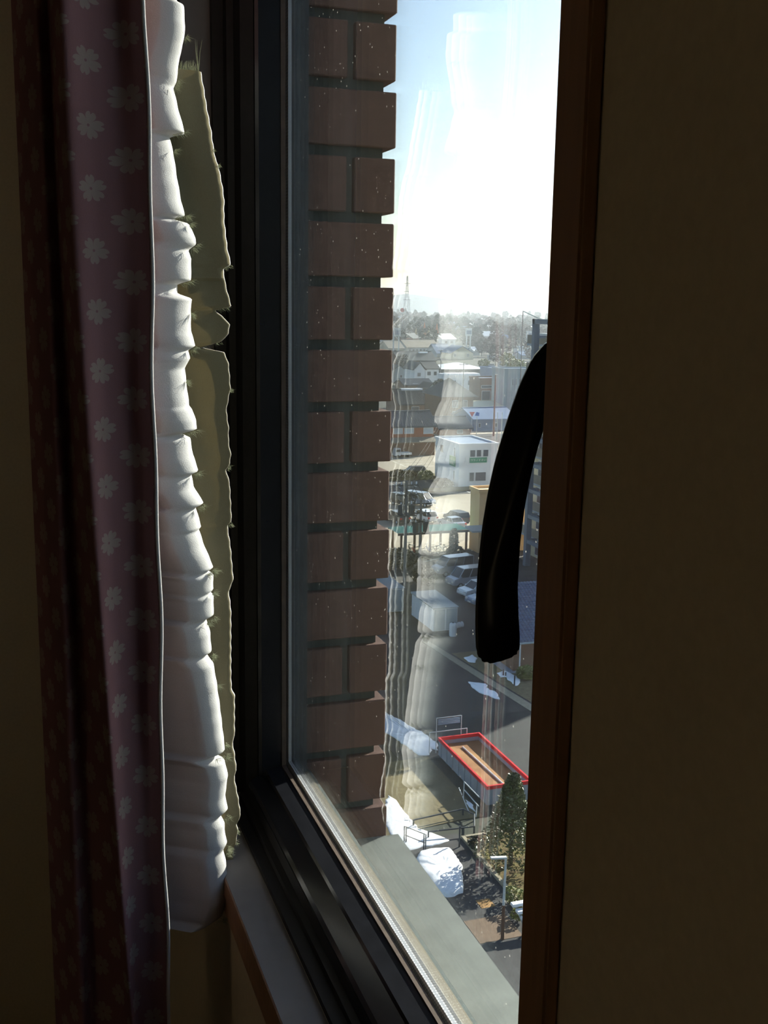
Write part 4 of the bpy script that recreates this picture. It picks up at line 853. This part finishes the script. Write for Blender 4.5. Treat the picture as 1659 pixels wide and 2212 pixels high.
# sign towers far away
def tower_sign(label, px, py, h, wd, dpt=None):
    p = at(px, py); t = thing('sign_tower', label, 'sign', p)
    for x in (-wd*.32, wd*.32): MB().box(p.x+x-.25, p.x+x+.25, p.y-.3, p.y+.3, p.z, p.z+h*.75).build('leg', M_wframe, t)
    MB().box(p.x-wd/2, p.x+wd/2, p.y-.5, p.y+.5, p.z+h*.72, p.z+h).build('sign_box', M_wframe, t); MB().box(p.x-wd*.42, p.x+wd*.42, p.y-.54, p.y-.5, p.z+h*.78, p.z+h*.92).build('sign_face', M_bluew, t)
tower_sign('white sign on two legs beside the brick pier', 855, 774, 15.5, 4.5)
tower_sign('white sign tower between the cream gable and the trees', 1011, 768, 15, 3.6)
tower_sign('tall narrow white sign left of the steel frame', 1141, 770, 14, 3.0)
# tall steel-framed building on the right, the one that shades the yard
tb = thing('apartment_block', 'tall block behind grey steel framing at the right edge', 'building', (60, 96, Z))
TX0, TX1, TY0, TY1, TH = 56.0, 64.0, 81.0, 111.0, 24.5
MB().box(TX0, TX1, TY0, TY1, Z+.01, Z+TH).build('walls', M_cream, tb); MB().box(TX0-.2, TX1+.2, TY0-.2, TY1+.2, Z+TH, Z+TH+.5).build('roof', M_pale, tb)
for k in range(8):
    z = Z+3.0*k+2.7
    MB().box(TX0-1.6, TX0, TY0+.5, TY1-.3, z, z+.22).build('balcony_slab', M_pale, tb); MB().box(TX0-1.6, TX0-1.52, TY0+.5, TY1-.3, z+.22, z+1.15).build('balcony_rail', M_wframe if k in (4, 5) else M_broof, tb)
    for j in range(8):
        y = TY1-3.4-j*3.75; wf = MB().box(TX0-.08, TX0, y, y+2.2, z-2.4, z-.6).build('window', M_wframe, tb); MB().box(TX0-.12, TX0-.07, y+.12, y+2.08, z-2.28, z-.72).build('pane', M_pane, wf)
sf = thing('steel_stair_frame', 'tall grey steel frame rising beside the block to the horizon', 'steel frame', (53.3, 104, Z))
FX = 53.3
for y in (102.0, 106.5): MB().box(FX-.3, FX+.3, y-.3, y+.3, Z, Z+26.6).build('column', M_steel, sf)
MB().box(FX-.3, 59, 106.25, 106.75, Z+26.1, Z+26.6).build('beam', M_steel, sf); MB().box(FX-.3, FX+.3, 102.3, 106.2, Z+26.1, Z+26.6).build('beam', M_steel, sf)
MB().box(FX+.3, 55.9, 106.25, 106.7, Z+24.6, Z+24.9).build('beam', M_steel, sf)
for k in range(8): MB().box(FX-.25, FX+.25, 102.3, 106.2, Z+2.6+2.8*k, Z+3.0+2.8*k).build('beam', M_steel, sf); MB().box(FX+.3, FX+1.0, 106.3, 106.7, Z+2.6+2.8*k, Z+3.0+2.8*k).build('beam', M_steel, sf)
a = on_y(1130, 672, 125); b = Vector((FX+.2, 106.5, Z+26.7)); t = thing('stay_cable', 'bright thin stay cable running down to the steel frame', 'cable', b); MB().bar(a, b, .07, n=6).build('cable', M_paint, t)
MB().bar((a.x, a.y, Z), a, .05, n=6).build('mast', M_pole, t)
# tiled roof in front of the block
t = thing('tiled_pavilion', 'low building with blue-grey roof tiles below the steel frame', 'building', (44, 76, Z))
PX0, PX1, PY0, PY1, PH0, PH1 = 36.0, 50.6, 74.0, 80.3, 2.5, 5.5
MB().prism([(PY0+.5, Z+.01), (PY1-.1, Z+.01), (PY1-.1, Z+PH1-.15), (PY0+.5, Z+PH0+.05)], 'x', PX0+.5, 50).build('walls', M_brownw, t)
rf = MB().prism([(PY0, Z+PH0), (PY0, Z+PH0-.14), (PY1, Z+PH1-.14), (PY1, Z+PH1)], 'x', PX0, PX1).build('roof', M_tile, t)
rb = MB(); nr = 26; nc_ = 52
M_tile2 = mat('pale_blue_tile', rgb(92, 104, 130), 0.5, 0.22, 4.0, spec=0.5)
for r_ in range(nr):
    ya = PY0+(PY1-PY0)*r_/nr; yb = PY0+(PY1-PY0)*(r_+1)/nr; za = Z+PH0+(PH1-PH0)*r_/nr; zb = Z+PH0+(PH1-PH0)*(r_+1)/nr
    for c_ in range(nc_):
        wd = (PX1-PX0)/nc_; x = PX0+wd*c_
        rb.add([(x+.015, ya-.03, za+.10), (x+wd*.5, ya-.03, za+.15), (x+wd-.015, ya-.03, za+.10), (x+wd-.015, yb, zb+.02), (x+wd*.5, yb, zb+.06), (x+.015, yb, zb+.02), (x+.015, ya-.03, za), (x+wd-.015, ya-.03, za)], [(0, 1, 4, 5), (1, 2, 3, 4), (6, 7, 2, 1, 0)])
tag(rb.build('roof_tiles', M_tile2, rf, fix=False), kind='stuff')
MB().bar((PX0, PY0-.1, Z+PH0-.08), (PX1, PY0-.1, Z+PH0-.08), .09).build('gutter', M_pale, t)
MB().bar((37.0, PY0+.4, Z+.1), (37.0, PY0+.4, Z+PH0), .06).build('downpipe', M_white, t)

# ---------------- far trees, rope tents, pylons, hills
def blob_tree(name, m, n, r, h, size, bare=False):
    mb = MB(); mb.bar((0, 0, 0), (0, 0, h*.7), r*.06, r*.03, 6)
    def f():
        v = Vector(rng.normal(size=3)).normalized()*rng.uniform(.45, 1)**.5; return (v.x*r*(1+.2*math.sin(v.z*7)), v.y*r, h*.58+v.z*h*.42)
    lm_ = leaves(n, f, size); k = len(mb.v); mb.v += lm_.v; mb.f += [tuple(i+k for i in q) for q in lm_.f]
    return mb.build(name, m, fix=False)
tree_src = [blob_tree('far_tree', M_leafd, 420, 4.2, 11, .85), blob_tree('far_tree', M_bare, 380, 4.6, 10, .8), blob_tree('far_tree', M_leafd, 420, 2.6, 14, .8), blob_tree('far_tree', M_leafy, 300, 3.0, 6, .7)]
labs = ['hazy dark evergreen', 'hazy bare brownish tree', 'narrow hazy conifer', 'low olive tree']
def zone(x, y):
    r_ = x/y; w_ = ['beside the tall pylon', 'above the rope tents', 'above the blue-roofed house', 'around the white sign tower', 'over the pale boundary wall', 'left of the steel frame', 'seen past the steel frame'][sum(r_ > q for q in (.372, .402, .432, .452, .478, .497))]
    return w_+(', in the nearest rows' if y < 560 else ', in the middle rows' if y < 950 else ', on the horizon line')
used = [False]*4
OCC = list(FOOT)+[(at(px_, py_).x, at(px_, py_).y, 5) for px_, py_ in ((898, 747), (916, 748), (925, 747), (943, 746), (1141, 770), (1011, 768), (869, 720), (925, 757))]+[(310, 860, 14), (640, 1500, 10)]
def clear(x, y, r):
    if any((x-a)**2+(y-b)**2 < (r+c)**2 for a, b, c in OCC): return False
    OCC.append((x, y, r)); return True
def far_tree(k, x, y, s_, lab=None, grp=None):
    src = tree_src[k]
    if not used[k]: o = src; used[k] = True
    else: o = src.copy(); COL.objects.link(o)
    o.location = (x, y, Z); o.scale = (s_, s_, s_*rng.uniform(.85, 1.15)); o.rotation_euler.z = rng.uniform(0, 6.28)
    lb = lab or labs[k]+' '+zone(x, y); return tag(o, lb, 'tree', grp or ('far trees: '+lb))
for i in range(260):
    Y = 520*math.exp(rng.uniform(0, 1)*1.35); px = rng.uniform(838, 1192); v = ray(px, 700); X = v.x/v.y*Y
    if Y < 700 and (X/Y < .415 or rng.random() < .3): continue
    if clear(X, Y, 5.6): far_tree(int(rng.choice([0, 1, 1, 2, 0])), X, Y, rng.uniform(.9, 1.4))
for px, py, k, s_ in ((1105, 775, 1, 1.2), (1085, 778, 1, 1.1), (1125, 770, 1, 1.3), (1060, 772, 1, 1.1), (1040, 770, 0, .9), (1150, 785, 1, 1.1), (1170, 780, 0, 1.1), (1070, 790, 0, .8), (1095, 800, 3, 1.2), (1120, 815, 3, 1.3), (965, 770, 3, 1.0), (990, 815, 3, 1.3), (1000, 812, 3, 1.2), (975, 812, 3, 1.2), (870, 800, 0, .7), (880, 842, 3, .9), (868, 880, 3, .7), (930, 895, 3, .5), (850, 895, 3, .6), (1045, 800, 3, .9), (1020, 800, 3, .8), (955, 745, 1, 1.1), (975, 748, 0, 1.1), (1000, 746, 1, 1.2), (1028, 748, 0, 1.2), (1012, 744, 1, 1.2)):
    p = at(px, py)
    if clear(p.x, p.y, 3.5*s_): far_tree(k, p.x, p.y, s_)
p = at(951, 858); far_tree(0, p.x, p.y, .6, 'round dark conifer right of the white gabled house', 'conifer beside the white gabled house')
p = at(925, 757); far_tree(0, p.x, p.y, 1.55, 'big dark evergreen clump behind the rope tents', 'evergreen clump behind the rope tents')
p = at(896, 752); far_tree(0, p.x-8, p.y+6, 1.1, 'dark evergreen clump left of the rope tents', 'evergreen clump left of the rope tents')
for i, (px, py, h, m_, lab) in enumerate(((898, 747, 12, M_rope, 'straw rope tent around a tree, leftmost of four'), (916, 748, 16, M_orope, 'orange straw rope tent, second from the left'), (925, 747, 12, M_rope, 'pale rope tent between the two orange ones'), (943, 746, 15, M_orope, 'orange straw rope tent, rightmost of four'))):
    p = at(px, py); t = thing('rope_tent', lab, 'rope tent', p, 'rope tents over garden trees')
    for k in range(10):
        an = k*.628; MB().bar(p+Vector((2.6*math.cos(an), 2.6*math.sin(an), 0)), p+Vector((0, 0, h)), .16, .05, 4).build('rope', m_, t)
    MB().bar(p, p+Vector((0, 0, h+1)), .2, .08, 6).build('centre_pole', M_bark, t)
    MB().lathe(p, [(1.8, 0.2), (1.6, 3), (.9, 6), (.1, 7.5)], 8).build('tree_crown', M_leafd, t)
def pylon(label, px, py_top, Y, h, w0):
    top = on_y(px, py_top, Y); p = Vector((top.x, Y, top.z-h)); p.z = max(p.z, Z); hh = top.z-p.z; t = thing('lattice_pylon', label, 'pylon', p)
    def at_h(f): return w0*(1-f)**1.3*.5+w0*.04
    for sx in (-1, 1):
        for sy in (-1, 1):
            m_ = MB()
            for k in range(10):
                f0, f1 = k/10, (k+1)/10; m_.bar(p+Vector((sx*at_h(f0), sy*at_h(f0), hh*f0)), p+Vector((sx*at_h(f1), sy*at_h(f1), hh*f1)), .15, n=4)
            m_.build('leg', M_steel, t)
    m_ = MB()
    for k in range(11):
        f0, f1 = k/11, (k+1)/11
        for sy in (-1, 1):
            m_.bar(p+Vector((-at_h(f0), sy*at_h(f0), hh*f0)), p+Vector((at_h(f1), sy*at_h(f1), hh*f1)), .07, n=4); m_.bar(p+Vector((at_h(f0), sy*at_h(f0), hh*f0)), p+Vector((-at_h(f1), sy*at_h(f1), hh*f1)), .07, n=4)
    m_.build('bracing', M_steel, t)
    for f in (.62, .75, .88): MB().bar(p+Vector((-w0*.4, 0, hh*f)), p+Vector((w0*.4, 0, hh*f)), .25, n=4).build('cross_arm', M_steel, t)
pylon('tall lattice pylon against the white sky', 880, 596, 860, 52, 7.5)
pylon('fainter distant lattice pylon right of the tall one', 993, 641, 1500, 44, 10)
p = at(869, 720); t = thing('red_ball_sign', 'round red sign on a mast below the tall pylon', 'sign', p); q = on_y(869, 670, p.y)
MB().bar(p, q, .3, n=6).build('mast', M_steel, t); MB().bar(q+Vector((0, -.4, 0)), q+Vector((0, .4, 0)), 2.0, n=14).build('disc', M_red, t)
# scattered far houses
fh_src = []
for wm_, rm in ((M_white, M_snow), (M_pale, M_dark), (M_cream, M_broof2), (M_rust, M_slate)):
    mbw = MB().box(-6, 6, -5, 5, 0, 5.5)
    r0 = bpy.data.objects.new('far_house', None); COL.objects.link(r0); r0.empty_display_size = .1
    mbw.build('walls', wm_, r0, local=True); MB().prism([(-5.6, 5.4), (0, 8.6), (5.6, 5.4), (5.6, 5.7), (0, 8.95), (-5.6, 5.7)], 'x', -6.6, 6.6).build('roof', rm, r0, local=True)
    for x in (-3.5, 1.5): MB().box(x, x+2, -5.08, -5, 3, 4.5).build('window', M_pane, r0, local=True)
    fh_src.append(r0)
fl = ['far house with a snow-white roof', 'far grey house with a dark roof', 'far cream house with a blue roof', 'far rust-walled house']
fu = [False]*4
for i in range(56):
    Y = 640*math.exp(rng.uniform(0, 1)*1.0); px = rng.uniform(840, 1190); v = ray(px, 700); X = v.x/v.y*Y; k = i % 4
    if not clear(X, Y, 7.0): continue
    if not fu[k]:
        r0 = fh_src[k]; fu[k] = True; r0.location = (X, Y, Z); r0.rotation_euler.z = rng.uniform(-.5, .5); tag(r0, fl[k]+' '+zone(X, Y), 'house', 'far houses: '+fl[k]+' '+zone(X, Y))
    else: dup(fh_src[k], (X, Y, Z), rng.uniform(-.8, .8), fl[k]+' '+zone(X, Y), 'far houses: '+fl[k]+' '+zone(X, Y))
hm_ = []
for j in range(70):
    x = -200+j*60; hh = 14+9*math.sin(j*.31+1)+6*math.sin(j*.83)+4*math.sin(j*1.9); hm_.append([(x, 3300, Z-5), (x, 3400, Z+max(8, hh)+28), (x, 3900, Z-5)])
struct(MB().grid(hm_).build('hills', mat('far_hills', rgb(110, 124, 128), 1, .1, .005), fix=False))
# ---------------- winter haze over the town
hz = bpy.data.materials.new('winter_haze'); hz.use_nodes = True; n = hz.node_tree.nodes; n.clear()
vo_ = n.new('ShaderNodeVolumePrincipled'); vo_.inputs['Density'].default_value = 0.00022; vo_.inputs['Anisotropy'].default_value = 0.45; vo_.inputs['Color'].default_value = (0.84, 0.92, 1.0, 1)
oo = n.new('ShaderNodeOutputMaterial'); hz.node_tree.links.new(vo_.outputs[0], oo.inputs['Volume'])
ho = MB().box(-600, 3800, 30, 4200, Z-3, Z+75).build('haze', hz); tag(ho, 'thin pale winter haze hanging over the town', 'haze', kind='stuff')
